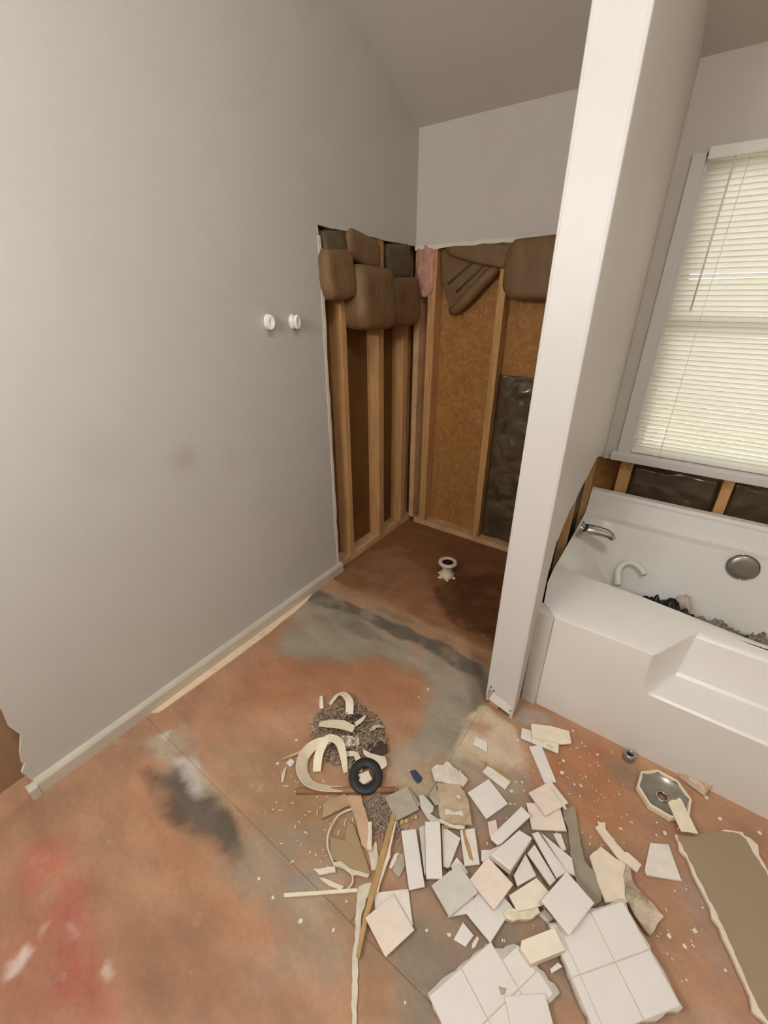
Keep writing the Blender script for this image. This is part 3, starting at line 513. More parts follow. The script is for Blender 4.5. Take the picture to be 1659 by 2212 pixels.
# ------------------------------------------------------------------ floor
def vnoise(X, Y, fr, seed):
    g = np.random.RandomState(seed).uniform(-1, 1, (64, 64))
    U, V = X * fr + 500, Y * fr + 500
    i, j = np.floor(U).astype(int), np.floor(V).astype(int)
    s, t = U - i, V - j
    s = s * s * (3 - 2 * s); t = t * t * (3 - 2 * t)
    q = lambda a, b: g[a % 64, b % 64]
    return (q(i, j) * (1 - s) + q(i + 1, j) * s) * (1 - t) + (q(i, j + 1) * (1 - s) + q(i + 1, j + 1) * s) * t
def fbm(X, Y, fr, seed):
    return vnoise(X, Y, fr, seed) + 0.55 * vnoise(X, Y, fr * 2.3, seed + 11) + 0.35 * vnoise(X, Y, fr * 5.1, seed + 23) + 0.2 * vnoise(X, Y, fr * 11, seed + 31)
def floor_colour(X, Y):
    base = np.empty(X.shape + (3,)); base[:] = lin((176, 134, 104))[:3]
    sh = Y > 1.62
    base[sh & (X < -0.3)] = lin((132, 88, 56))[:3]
    XX, YY = X, Y
    for n_, (poly, col, soft, op) in enumerate(STAINS):
        mg = 0.10 + soft * 2
        xa, xb = min(p[0] for p in poly) - mg, max(p[0] for p in poly) + mg
        ya, yb = min(p[1] for p in poly) - mg, max(p[1] for p in poly) + mg
        ci = np.nonzero((XX[0] >= xa) & (XX[0] <= xb))[0]; ri = np.nonzero((YY[:, 0] >= ya) & (YY[:, 0] <= yb))[0]
        if len(ci) < 2 or len(ri) < 2: continue
        sl = (slice(ri[0], ri[-1] + 1), slice(ci[0], ci[-1] + 1))
        X, Y = XX[sl], YY[sl]
        am = 0.010 + soft * 0.30
        PX = X + am * fbm(X, Y, 7.0, 3 * n_ + 1); PY = Y + am * fbm(X, Y, 7.0, 3 * n_ + 2)
        inside = np.zeros(X.shape, bool); dist = np.full(X.shape, 9.0)
        n = len(poly)
        for i in range(n):
            (x0, y0), (x1, y1) = poly[i], poly[(i + 1) % n]
            dx, dy = x1 - x0, y1 - y0
            t = np.clip(((PX - x0) * dx + (PY - y0) * dy) / (dx * dx + dy * dy + 1e-9), 0, 1)
            dist = np.minimum(dist, np.hypot(PX - x0 - t * dx, PY - y0 - t * dy))
            if abs(dy) > 1e-9:
                inside ^= ((y0 > PY) != (y1 > PY)) & (PX < dx * (PY - y0) / dy + x0)
        sd = np.where(inside, dist, -dist)
        k = np.clip((sd + soft) / (2 * soft), 0, 1)
        k = k * k * (3 - 2 * k) * op * np.clip(0.95 + 0.55 * fbm(X, Y, 11.0, 3 * n_ + 77), 0.25, 1.05)
        k = np.clip(k, 0, 1)[..., None]
        base[sl] = base[sl] * (1 - k) + np.array(lin(col)[:3]) * k
    return base

floor = box('floor', (-1.85, NEAR - 0.1, -0.04), (RIGHT, BW + 0.12, -0.018), M['plate'])
tag(floor, 'stained plywood subfloor of the gutted bathroom', 'floor', kind='structure')

def plywood(x0, x1, y0, y1):
    s = 0.008
    nx, ny = max(2, int((x1 - x0) / s)), max(2, int((y1 - y0) / s))
    xs = np.linspace(x0, x1, nx + 1); ys = np.linspace(y0, y1, ny + 1)
    X, Y = np.meshgrid(xs, ys)
    v = np.zeros((X.size, 3)); v[:, 0] = X.ravel(); v[:, 1] = Y.ravel()
    i = np.arange(X.size).reshape(X.shape)
    f = np.stack([i[:-1, :-1], i[:-1, 1:], i[1:, 1:], i[1:, :-1]], -1).reshape(-1, 4)
    C = np.ones((X.size, 4)); C[:, :3] = floor_colour(X, Y).reshape(-1, 3)
    nv = X.size
    vb = [(x0, y0, -0.018), (x1, y0, -0.018), (x1, y1, -0.018), (x0, y1, -0.018)]
    corner = [i[0, 0], i[0, -1], i[-1, -1], i[-1, 0]]
    faces = f.tolist()
    rows = [i[0, :], i[:, -1], i[-1, ::-1], i[::-1, 0]]
    for k in range(4):
        r = rows[k].tolist()
        faces.append([nv + k] + [nv + (k + 1) % 4] + r[::-1])
    me = bpy.data.meshes.new('plywood_sheet')
    me.from_pydata(v.tolist() + vb, [], faces)
    a = me.attributes.new('stain', 'FLOAT_COLOR', 'POINT')
    full = np.ones((nv + 4, 4)); full[:nv] = C; full[nv:, :3] = lin((120, 84, 58))[:3]
    a.data.foreach_set('color', full.ravel().astype(np.float32))
    me.materials.append(M['floor'])
    me.update()
    return link('plywood_sheet', me, floor)

plywood(-1.80, -0.3505, 1.6205, BW + 0.10)
plywood(-0.3495, RIGHT, 1.6205, BW + 0.10)
plywood(-1.80, -0.4105, 0.4005, 1.6195)
plywood(-0.4095, RIGHT, 0.4005, 1.6195)
plywood(-1.80, -0.0005, NEAR, 0.3995)
plywood(0.0005, RIGHT, NEAR, 0.3995)

# ------------------------------------------------------------------ left wall (turned a touch)
def jag(a, b, n, amp, seed):
    """broken line between 2 points (exclusive of ends) with ragged offsets"""
    r = random.Random(seed); out = []
    for i in range(1, n):
        t = i / n
        out.append((a[0] + (b[0] - a[0]) * t + r.uniform(-amp, amp), a[1] + (b[1] - a[1]) * t + r.uniform(-amp, amp)))
    return out

wl_root = empty('wall_left', (-1.562, 0, 0), R(1.6))
tag(wl_root, 'left drywall wall with the shower corner cut open to the studs', 'wall', kind='structure')
YB = BW + 0.01
o = [(0.02, 0.0), (CUT_Y, 0.0)] + jag((CUT_Y, 0), (CUT_Y - 0.012, CUT_Z), 26, 0.006, 3) + [(CUT_Y - 0.02, CUT_Z + 0.012)]
o += jag((CUT_Y - 0.01, CUT_Z + 0.006), (YB, CUT_Z - 0.005), 10, 0.004, 5) + [(YB, CUT_Z - 0.005), (YB, ceil_z(YB) + 0.02), (0.0, ceil_z(0.0) + 0.02)]
o += [(0.0, 1.0), (0.012, 0.62), (0.035, 0.40), (0.03, 0.33), (0.045, 0.27), (0.02, 0.2), (0.012, 0.16), (0.022, 0.155), (0.0, 0.12), (0.012, 0.06)]
dw = prism('drywall', o, -0.0127, [M['paint_left'], M['gypsum']], 'x', wl_root)
# white torn paper lip along the cut
lip = []
r5 = random.Random(9)
pts = [(CUT_Y + 0.004, 0.06 + k * 0.075) for k in range(25)]
oa = [(p[0] + r5.uniform(-0.004, 0.005), p[1]) for p in pts]
ob = [(p[0] - 0.018 + r5.uniform(-0.003, 0.003), p[1]) for p in pts][::-1]
prism('torn_edge', oa + ob, 0.003, [M['gypsum']], 'x', wl_root).location = (0.0005, -0.010, 0)
for y in (-0.80, -0.43):
    box('stud', (-0.103, y - 0.019, 0.04), (-0.0135, y + 0.019, 2.6), M['stud'], wl_root)
for y in (1.64, 1.872, 2.218, 2.50):
    w = 0.019 if y < 2.1 else 0.026
    box('stud', (-0.103, y - w, 0.04), (-0.0135, y + w, CUT_Z + 0.3), M['stud'], wl_root)
box('stud', (-0.103, 2.555, 0.04), (-0.06, YB + 0.06, CUT_Z + 0.3), M['plate'], wl_root)
box('bottom_plate', (-0.103, 1.60, 0.0005), (-0.0135, YB + 0.06, 0.040), M['plate'], wl_root)
box('sheathing_board', (-0.118, 1.45, 0.0), (-0.1035, YB + 0.13, 2.4), M['sheathing_shaded'], wl_root)
box('wood_panel', (-0.150, NEAR, 0.0), (-0.105, 0.30, 2.9), M['door_brown'], wl_root)

bb = empty('baseboard_left', (-1.562, 0, 0), R(1.6))
tag(bb, 'low painted baseboard along the left wall', 'baseboard', kind='structure')
prof = [(0.0005, 0.0), (0.022, 0.0), (0.022, 0.050), (0.018, 0.058), (0.013, 0.064), (0.0005, 0.066)]
def sweep_y(name, prof, y0, y1, m, parent, x0=0.0):
    n = len(prof)
    v = [(x0 + a, y0, b) for a, b in prof] + [(x0 + a, y1, b) for a, b in prof]
    f = [list(range(n)), list(range(2 * n - 1, n - 1, -1))] + [[i, n + i, n + (i + 1) % n, (i + 1) % n] for i in range(n)]
    return link(name, fix(mesh_py(name, v, f, m)), parent)
sweep_y('moulding', prof, 0.015, CUT_Y + 0.012, M['trim'], bb)
sweep_y('moulding_end', [(0.0005, 0), (0.026, 0), (0.026, 0.045), (0.016, 0.056), (0.0005, 0.058)], -0.012, 0.015, M['trim'], bb)
st = prism('trim_1', [(0.023, 0.42), (0.050, 0.44), (0.060, 0.62), (0.066, 0.85), (0.068, 1.05), (0.058, 1.16), (0.062, 1.24), (0.050, 1.34), (0.034, 1.40), (0.0235, 1.43)], 0.006, [M['raw_pine']], 'z')
st.location = (-1.562, 0, 0.0004); st.rotation_euler = (0, 0, R(1.6))
tag(st, 'strip of raw pale wood on the floor along the baseboard', 'trim', kind='structure')

# ------------------------------------------------------------------ back wall (shower + window)
wb = empty('wall_back', (0, BW, 0)); tag(wb, 'back wall, drywall above open studs in the shower, window wall by the tub', 'wall', kind='structure')
WX0, WX1, WZ0, WZ1 = -0.235, 1.05, 0.855, 2.135
cut = [(-1.64, CUT_Z - 0.008)] + jag((-1.64, CUT_Z - 0.008), (-0.40, CUT_Z + 0.002), 22, 0.004, 12) + [(-0.40, CUT_Z + 0.002)]
o = [(-1.68, ceil_z(BW) + 0.02), (-1.68, CUT_Z)] + cut + [(-0.40, ceil_z(BW) + 0.02)]
prism('drywall', o, 0.0127, [M['paint'], M['gypsum']], 'y', wb)
oa = [(p[0], p[1] - 0.020 + r5.uniform(-0.003, 0.003)) for p in cut]
prism('torn_edge', cut + oa[::-1], 0.004, [M['gypsum']], 'y', wb).location = (0, -0.0015, 0.004)
# drywall around the window
for n_, lo, hi in (('drywall', (-0.395, 0, 0.80), (WX0, 0.0127, ceil_z(BW) + 0.02)), ('drywall', (WX0, 0, WZ1), (WX1, 0.0127, ceil_z(BW) + 0.02)), ('drywall', (WX1, 0, 0.6), (RIGHT, 0.0127, ceil_z(BW) + 0.02))):
    box(n_, lo, hi, M['paint'], wb)
for x, w in ((-1.515, 0.026), (-1.06, 0.022), (-0.62, 0.019), (-0.225, 0.030), (0.233, 0.022), (0.66, 0.019), (1.10, 0.03)):
    z1 = CUT_Z + 0.25 if x < -0.3 else WZ0 - 0.046
    box('stud', (x - w, 0.0135, 0.04), (x + w, 0.103, z1), M['stud'], wb)
box('stud', (-1.64, 0.0135, 0.04), (-1.60, 0.103, CUT_Z + 0.2), M['plate'], wb)
box('bottom_plate', (-1.59, 0.0135, 0.0005), (RIGHT, 0.103, 0.040), M['plate'], wb)
box('sheathing_board', (-1.78, 0.1035, 0.0), (WX0 - 0.0, 0.118, 2.6), M['osb'], wb)
box('sheathing_board', (WX0, 0.1035, 0.0), (WX1, 0.118, WZ0 - 0.03), M['osb'], wb)
box('sheathing_board', (WX0, 0.1035, WZ1 + 0.02), (WX1, 0.118, 2.7), M['osb'], wb)
box('sheathing_board', (WX1, 0.1035, 0.0), (RIGHT + 0.1, 0.118, 2.7), M['osb'], wb)

def crumple(name, x0, x1, z0, z1, y, amp, m, parent, seed, nx=28, nz=44, curl=0.0):
    v, f = [], []
    for j in range(nz + 1):
        for i in range(nx + 1):
            x = x0 + (x1 - x0) * i / nx; z = z0 + (z1 - z0) * j / nz
            p = Vector((x * 7 + z * 3 + seed, z * 15 - x * 6 + 1.2 * math.sin(x * 9), seed))
            d = mnoise.noise(p) * 0.6 + abs(mnoise.noise(p * 2.3)) * 0.7 + mnoise.noise(p * 5) * 0.25
            xx = x + 0.006 * mnoise.noise(Vector((z * 30, seed, 1))) * (i in (0, nx))
            v.append((xx, y - amp * d - curl * max(0, j / nz - 0.9) * 4, z + 0.008 * mnoise.noise(Vector((x * 25, seed, 2))) * (j in (0, nz))))
    for j in range(nz):
        for i in range(nx):
            a = j * (nx + 1) + i
            f.append([a, a + 1, a + nx + 2, a + nx + 1])
    ob_ = link(name, mesh_py(name, v, f, m, None, True), parent)
    s_ = ob_.modifiers.new('thickness', 'SOLIDIFY'); s_.thickness = 0.0015
    return ob_
sh = crumple('plastic_sheet', -1.035, -0.45, 0.05, 1.18, 2.640, 0.026, M['poly'], None, 3.0, 36, 70)
tag(sh, 'dark crinkled plastic sheet stapled inside the shower stud bay', 'plastic sheet')
sh = crumple('plastic_sheet', -0.192, 0.205, 0.05, 0.765, 2.650, 0.022, M['poly'], None, 8.0, 20, 30)
tag(sh, 'dark crinkled plastic between the two studs under the window', 'plastic sheet')
sh = crumple('plastic_sheet', 0.260, 0.636, 0.05, 0.765, 2.650, 0.022, M['poly'], None, 14.0, 20, 30)
tag(sh, 'dark crinkled plastic right of the pale stud under the window', 'plastic sheet')

# ------------------------------------------------------------------ partition between shower and tub
wm = empty('wall_middle', (0, 0, 0)); tag(wm, 'narrow white painted partition between the shower and the tub', 'wall', kind='structure')
PY = 1.31
PXL, PXR = -0.407, -0.284
def px_right(y): return PXR - 0.048 * (y - PY)
Z2 = ceil_z(PY) + 0.03
# end face, with its rounded corners
prism('end_drywall', [(PXL + 0.003, 0.052), (PXL + 0.02, 0.045), (PXR - 0.02, 0.026), (PXR - 0.004, 0.02), (PXR - 0.004, Z2), (PXL + 0.003, Z2)], 0.0127, [M['white_paint'], M['gypsum']], 'y', wm).location = (0, PY, 0)
prism('unpainted_patch', [(PXL + 0.016, 0.047), (PXR - 0.012, 0.022), (PXR - 0.008, 0.068), (PXL + 0.030, 0.094)], 0.0012, [M['ceramic']], 'y', wm).location = (0, PY - 0.0014, 0)
prism('torn_corner', [(PXL + 0.002, 0.062), (PXL + 0.015, 0.047), (PXL + 0.026, 0.094), (PXL + 0.010, 0.112)], 0.0012, [M['tile_dull']], 'y', wm).location = (0, PY - 0.0012, 0)
for x, z in ((PXL + 0.016, 0.122), (PXL + 0.030, 0.107), (PXR - 0.012, 0.045)):
    lathe('nail_hole', [(0.0034, 0), (0.0034, 0.002)], M['dark'], wm, 8).matrix_local = Matrix.Translation((x, PY - 0.0005, z)) @ Matrix.Rotation(R(90), 4, 'X')
def bead(name, x, z0):
    pr = [(x + 0.0055 * math.cos(a), PY + 0.004 + 0.0055 * math.sin(a)) for a in [2 * math.pi * k / 10 for k in range(10)]]
    return prism(name, pr, Z2 - z0, [M['white_paint']], 'z', wm)
bead('corner_bead', PXL + 0.004, 0.055).location = (0, 0, 0.055)
bead('corner_bead', PXR - 0.004, 0.002).location = (0, 0, 0.002)
box('drywall', (PXL, PY + 0.005, 0.03), (PXL + 0.0127, BW, Z2), M['paint'], wm)
# right face: cut off raggedly above the tub
ro = [(PY + 0.004, 0.002), (1.405, 0.002), (1.436, 0.30), (1.440, 0.47), (1.474, 0.52), (1.480, 0.655), (1.494, 0.67), (1.505, 0.71), (1.522, 0.768), (1.56, 0.772), (1.60, 0.80), (1.70, 0.832), (1.78, 0.835), (1.90, 0.862), (2.05, 0.872), (2.24, 0.90), (2.40, 0.86), (BW, 0.80), (BW, ceil_z(BW) + 0.02), (PY + 0.004, Z2)]
n = len(ro)
v = [(px_right(y), y, z) for y, z in ro] + [(px_right(y) - 0.0127, y, z) for y, z in ro]
f = [list(range(n)), list(range(2 * n - 1, n - 1, -1))] + [[i, n + i, n + (i + 1) % n, (i + 1) % n] for i in range(n)]
link('drywall', fix(mesh_py('drywall', v, f, [M['paint'], M['gypsum']], [0, 0] + [1] * n)), wm)
box('shade_sheet', (PXL + 0.0135, 1.40, 0.04), (PXL + 0.016, BW - 0.001, 2.2), M['kraft_grey'], wm)  # dark sheet added in place of the shade inside the partition
for y in (PY + 0.034, 1.66, 2.06, 2.47):
    box('stud', (PXL + 0.017, y - 0.019, 0.04), (-0.335 - 0.024 * (y - PY), y + 0.019, 2.4), M['stud'], wm)
box('bottom_plate', (PXL + 0.0135, PY + 0.014, 0.0005), (-0.35, BW, 0.04), M['plate'], wm)
box('filler_strip', (-0.290, 1.436, 0.002), (-0.2305, 1.4475, 0.488), M['paint'], wm)
prism('caulk_fillet', [(-0.2310, 1.4478), (-0.2900, 1.4478), (-0.3000, 1.512), (-0.2860, 1.504)], 0.486, [M['paint']], 'z', wm).location = (0, 0, 0.002)
box('blocking', (PXL + 0.017, 1.68, 0.60), (-0.36, 2.04, 0.68), M['osb'], wm)

# ------------------------------------------------------------------ ceiling and the rest of the room
def quad_slab(name, pts, off, m):
    v = [Vector(p) for p in pts]; n_ = len(v)
    vv = v + [p + Vector(off) for p in v]
    f = [list(range(n_)), list(range(2 * n_ - 1, n_ - 1, -1))] + [[i, n_ + i, n_ + (i + 1) % n_, (i + 1) % n_] for i in range(n_)]
    return link(name, fix(mesh_py(name, vv, f, m)))
c_ = quad_slab('ceiling', [(-1.9, NEAR - 0.1, ceil_z(NEAR - 0.1)), (RIGHT + 0.1, NEAR - 0.1, ceil_z(NEAR - 0.1)), (RIGHT + 0.1, BW + 0.14, ceil_z(BW + 0.14)), (-1.9, BW + 0.14, ceil_z(BW + 0.14))], (0, 0, 0.05), M['ceiling'])
tag(c_, 'sloping painted ceiling rising towards the viewer', 'ceiling', kind='structure')
w_ = quad_slab('wall_right', [(RIGHT, NEAR, -0.02), (RIGHT, BW + 0.1, -0.02), (RIGHT, BW + 0.1, ceil_z(BW)), (RIGHT, NEAR, ceil_z(NEAR))], (0.05, 0, 0), M['paint'])
tag(w_, 'painted right wall beyond the end of the tub', 'wall', kind='structure')
w_ = box('wall_rear', (-1.9, NEAR - 0.05, -0.02), (RIGHT, NEAR, ceil_z(NEAR) + 0.03), M['paint'])
tag(w_, 'painted wall behind the viewer', 'wall', kind='structure')

# vanity light on the rear wall
vl = empty('vanity_light', (-0.76, NEAR + 0.001, 1.98))
tag(vl, 'bar of round lit bulbs on the wall behind the viewer', 'light fixture')
box('back_plate', (-0.31, 0, -0.05), (0.31, 0.03, 0.05), M['chrome'], vl, 0.006)
for x in (-0.225, -0.075, 0.075, 0.225):
    s_ = lathe('socket', [(0.02, 0), (0.024, 0.012), (0.02, 0.05)], M['chrome'], vl, 14)
    s_.matrix_local = Matrix.Translation((x, 0.03, 0)) @ Matrix.Rotation(R(-90), 4, 'X')
    bm = bmesh.new(); bmesh.ops.create_icosphere(bm, subdivisions=2, radius=0.048)
    me = bpy.data.meshes.new('bulb'); bm.to_mesh(me); bm.free(); me.materials.append(M['globe'])
    g_ = link('bulb', me, vl); g_.location = (x, 0.12, 0)

# round fill dome, unseen, added on the sloping ceiling to brighten the room
cl = empty('ceiling_fill_light', (0.55, 0.10, ceil_z(0.10) - 0.012)); cl.rotation_euler = (-math.atan(SL), 0, 0)
tag(cl, 'unseen round fill dome added on the ceiling above the viewer', 'light fixture')
lathe('fill_base', [(0.17, -0.03), (0.17, 0.0)], M['chrome'], cl, 32)
lathe('fill_shell', [(0.02, -0.115), (0.07, -0.108), (0.12, -0.085), (0.15, -0.055), (0.16, -0.031)], M['dome'], cl, 32)

# ------------------------------------------------------------------ window
wn = empty('window_1', (0, BW, 0)); tag(wn, 'tall window above the tub behind closed blinds', 'window', kind='structure')
box('casing', (WX0 - 0.05, -0.016, WZ0 - 0.02), (WX0, 0.0, WZ1), M['white_paint'], wn, 0.003)
box('jamb', (WX0, 0.0, WZ0), (WX0 + 0.012, 0.118, WZ1), M['white_paint'], wn)
box('jamb', (WX1 - 0.012, 0.0, WZ0), (WX1, 0.118, WZ1), M['white_paint'], wn)
box('head_jamb', (WX0, 0.0, WZ1 - 0.012), (WX1, 0.118, WZ1), M['white_paint'], wn)
box('window_sill', (WX0 - 0.075, -0.045, WZ0 - 0.045), (WX1 + 0.05, 0.10, WZ0), M['white_paint'], wn, 0.008)
for lo, hi in (((WX0 + 0.012, 0.075, WZ0), (WX0 + 0.052, 0.105, WZ1)), ((WX1 - 0.052, 0.075, WZ0), (WX1 - 0.012, 0.105, WZ1)), ((WX0 + 0.05, 0.075, WZ0), (WX1 - 0.05, 0.105, WZ0 + 0.045)), ((WX0 + 0.05, 0.075, WZ1 - 0.045), (WX1 - 0.05, 0.105, WZ1)), ((WX0 + 0.05, 0.072, 1.485), (WX1 - 0.05, 0.102, 1.53))):
    box('sash_rail', lo, hi, M['vinyl'], wn)
box('pane', (WX0 + 0.05, 0.088, WZ0 + 0.04), (WX1 - 0.05, 0.092, 1.49), M['glass'], wn)
box('pane', (WX0 + 0.05, 0.088, 1.525), (WX1 - 0.05, 0.092, WZ1 - 0.04), M['glass'], wn)

bl = empty('window_blind', (0, BW + 0.012, 0)); tag(bl, 'closed white mini blind hanging in the window', 'blind')
BX0, BX1 = WX0 + 0.016, WX1 - 0.016
hr = box('head_rail', (BX0 - 0.01, -0.045, WZ1 - 0.03), (BX1 + 0.01, 0.012, WZ1 + 0.012), M['vinyl'], bl, 0.006)
box('bottom_rail', (BX0, -0.014, WZ0 + 0.004), (BX1, 0.012, WZ0 + 0.018), M['vinyl'], bl, 0.003)
sv, sf = [], []
for i in range(7):
    t = -1 + 2 * i / 6
    sv += [(BX0, t * 0.0128, 0.0026 * (1 - t * t)), (BX1, t * 0.0128, 0.0026 * (1 - t * t))]
for i in range(6):
    sf.append([2 * i, 2 * i + 1, 2 * i + 3, 2 * i + 2])
slat_me = mesh_py('slat', sv, sf, M['slat'], None, True)
NS = 58
for k in range(NS):
    z = WZ0 + 0.030 + (WZ1 - 0.045 - WZ0 - 0.030) * k / (NS - 1)
    s_ = link('slat', slat_me, bl)
    s_.location = (0, 0, z)
    s_.rotation_euler = (-R(60 + 3.5 * math.sin(k * 2.1) - (5 if k < 9 else 0) - (18 if k == 38 else 0)), R(0.12 * math.sin(k * 1.3)), 0)
for x in (BX0 + 0.13, BX0 + 0.62, BX1 - 0.13):
    tube('ladder_cord', [(x, -0.0135, WZ0 + 0.01), (x, -0.0135, WZ1 - 0.02)], 0.0012, M['vinyl'], bl, 6)
tube('tilt_wand', [(BX0 + 0.085, -0.026, WZ1 - 0.02), (BX0 + 0.083, -0.028, 1.55)], 0.004, M['vinyl'], bl, 6)
# ground and a tan neighbouring wall outside
ground = quad_slab('outdoor_ground', [(-14, BW + 0.3, -0.5), (14, BW + 0.3, -0.5), (14, BW + 26, -0.5), (-14, BW + 26, -0.5)], (0, 0, -0.1), mat('outdoor_gravel', (150, 140, 120), 0.9, 0.1, 0.3, 3))
tag(ground, 'gravel ground outside behind the window blind', 'ground', kind='structure')

# ------------------------------------------------------------------ bathtub
def smooth(a, b, x):
    t = min(1, max(0, (x - a) / (b - a))); return t * t * (3 - 2 * t)
TX0, TX1, TY0, TY1 = -0.230, 1.38, 1.448, 2.562
ZD = 0.490
def tub_profile(x):
    nt_ = smooth(0.108, 0.150, x) * (1 - smooth(1.00, 1.04, x))     # step notch
    d = smooth(-0.245, -0.02, x) * (1 - smooth(1.10, 1.34, x))      # basin depth factor
    d = max(0.0, d)
    yi = 1.805 - 0.06 * smooth(-0.1, 0.45, x)
    yt = TY0 + 0.165 * nt_
    yr = TY0 + 0.215 * nt_
    zt = 0.315
    P = [(TY0 + 0.004, 0.0), (TY0 + 0.001, 0.10), (TY0, zt - 0.006)]
    q_ = 1 - nt_
    P += [(TY0 + 0.009 * nt_, zt + 0.001 * nt_ + 0.02 * q_), (TY0 + (yt - TY0) * 0.5, zt + 0.002 + 0.045 * q_), (yt - 0.012 * nt_, zt + 0.003 + 0.07 * q_)]
    P += [(yt, zt + 0.012 + 0.10 * q_), (yr - 0.010 * nt_, ZD - 0.014), (yr, ZD - 0.004), (yr + 0.012, ZD)]
    yd = max(yr + 0.06, yi - 0.02)
    P += [(yr + 0.05 + (yd - yr - 0.03) * 0.03, ZD), (yr + 0.012 + (yd - yr - 0.012) * 0.62, ZD), (max(yd, yr + 0.055), ZD), (yi, ZD - 0.006 * d)]
    bot = ZD - 0.40 * d
    yb0, yb1 = yi + 0.10, 2.27
    P += [(yi + 0.018, ZD - 0.05 * d), (yi + 0.05, ZD - 0.22 * d), (yb0, bot + 0.03 * d), (yb0 + 0.08, bot), (yb1 - 0.09, bot), (yb1, bot + 0.03 * d), (2.355, ZD - 0.20 * d), (2.405, ZD - 0.05 * d), (2.425, ZD + 0.002)]
    P += [(2.458, ZD + 0.006), (2.470, ZD + 0.012), (2.500, ZD + 0.090), (2.508, ZD + 0.108), (2.522, ZD + 0.114), (2.528, ZD + 0.130), (2.560, ZD + 0.134), (TY1, ZD + 0.10), (TY1, 0.0)]
    return P
xs = [-0.230, -0.226, -0.215, -0.20, -0.18, -0.16, -0.14, -0.12, -0.10, -0.08, -0.06, -0.04, -0.02, 0.0, 0.03, 0.06, 0.09, 0.108, 0.116, 0.122, 0.129, 0.136, 0.142, 0.150, 0.17, 0.2, 0.25, 0.3, 0.35, 0.4, 0.45, 0.5, 0.6, 0.7, 0.8, 0.9, 1.0, 1.01, 1.03, 1.04, 1.1, 1.15, 1.2, 1.25, 1.3, 1.34, 1.375, 1.38]
v, f = [], []
for x in xs:
    pr = tub_profile(x)
    for (y, z) in pr:
        w = 1 - smooth(-0.23, 0.02, x)
        g = min(0.058, (y - TY0) * 1.1) + min(0.034, max(0.0, y - 1.5) * 0.17) + 0.034 * (y - TY0)
        w2 = smooth(0.06, 0.105, x) * (1 - smooth(0.15, 0.45, x)) * (1 - smooth(1.70, 1.80, y))
        v.append((x - w * g + w2 * 0.36 * (y - TY0), y, z))
m_ = len(pr)
for i in range(len(xs) - 1):
    for k in range(m_ - 1):
        a = i * m_ + k
        f.append([a, a + 1, a + m_ + 1, a + m_])
f.append(list(range(m_))[::-1]); f.append([(len(xs) - 1) * m_ + k for k in range(m_)])
tub = empty('bathtub', (0, 0, 0)); tag(tub, 'white garden bathtub with a recessed front step under the window', 'bathtub')
me = fix(mesh_py('tub_shell', v, f, M['acrylic']))
ts = link('tub_shell', me, tub)
bv = ts.modifiers.new('bevel', 'BEVEL'); bv.width = 0.010; bv.segments = 3; bv.limit_method = 'ANGLE'; bv.angle_limit = R(28)
me.polygons.foreach_set('use_smooth', [True] * len(me.polygons))
wn_ = ts.modifiers.new('wn', 'WEIGHTED_NORMAL'); wn_.keep_sharp = False
ov = lathe('overflow_plate', [(0.0, 0.012), (0.03, 0.0125), (0.05, 0.010), (0.060, 0.005), (0.062, 0.0)][::-1], M['dull_metal'], tub, 32)
ov.matrix_local = Matrix.Translation((0.385, 2.400, 0.445)) @ Matrix.Rotation(R(78), 4, 'X')
sc_ = lathe('overflow_rim', [(0.062, 0.0), (0.066, 0.0), (0.066, 0.003), (0.062, 0.004)], M['chrome'], ov, 32, close=True)
sp = tube('tub_spout', [(-0.315, 2.205, 0.515), (-0.285, 2.212, 0.520), (-0.24, 2.222, 0.520), (-0.20, 2.232, 0.514), (-0.178, 2.237, 0.502), (-0.170, 2.239, 0.490)], [0.038, 0.036, 0.033, 0.030, 0.027, 0.022], M['chrome'], tub, 16, 0.75)
lathe('spout_flange', [(0.044, 0), (0.044, 0.006), (0.036, 0.010)], M['chrome'], sp, 20).matrix_local = Matrix.Translation((-0.320, 2.205, 0.513)) @ Matrix.Rotation(R(90), 4, 'Y')
# ------------------------------------------------------------------ insulation batts
def batt(name, size, m, seed, droop=0.30, lump=0.045):
    """soft folded batt: rounded block, fuller at the bottom; local x=depth (out), y=width, z=height, origin top centre at the back"""
    D, W, H = size
    bm = bmesh.new(); bmesh.ops.create_cube(bm, size=2.0)
    bmesh.ops.subdivide_edges(bm, edges=bm.edges[:], cuts=9, use_grid_fill=True)
    for q in bm.verts:
        x, y, z = q.co
        nrm = (abs(x) ** 4 + abs(y) ** 12 + abs(z) ** 5) ** 0.2
        sx, sy, sz = x / max(nrm, 1e-6), y / max(nrm, 1e-6), z / max(nrm, 1e-6)
        full = 0.72 + droop * (1 - sz) * 0.55
        p = Vector((sx * 2 + seed, sy * 2.2, sz * 2.6 + seed))
        d = mnoise.noise(p) * lump + mnoise.noise(p * 2.4) * lump * 0.6
        crease = -0.10 * math.exp(-((sz - 0.25 - 0.2 * sy) / 0.10) ** 2)
        q.co = Vector(((sx * full + d + crease + 1) * D / 2, sy * (1 + d * 0.4) * W / 2, (sz - 1 + 0.12 * sy * sy * (1 if sz < 0 else 0)) * H / 2))
    me = bpy.data.meshes.new(name); bm.to_mesh(me); bm.free()
    me.materials.append(m); me.polygons.foreach_set('use_smooth', [True] * len(me.polygons))
    return link(name, me)
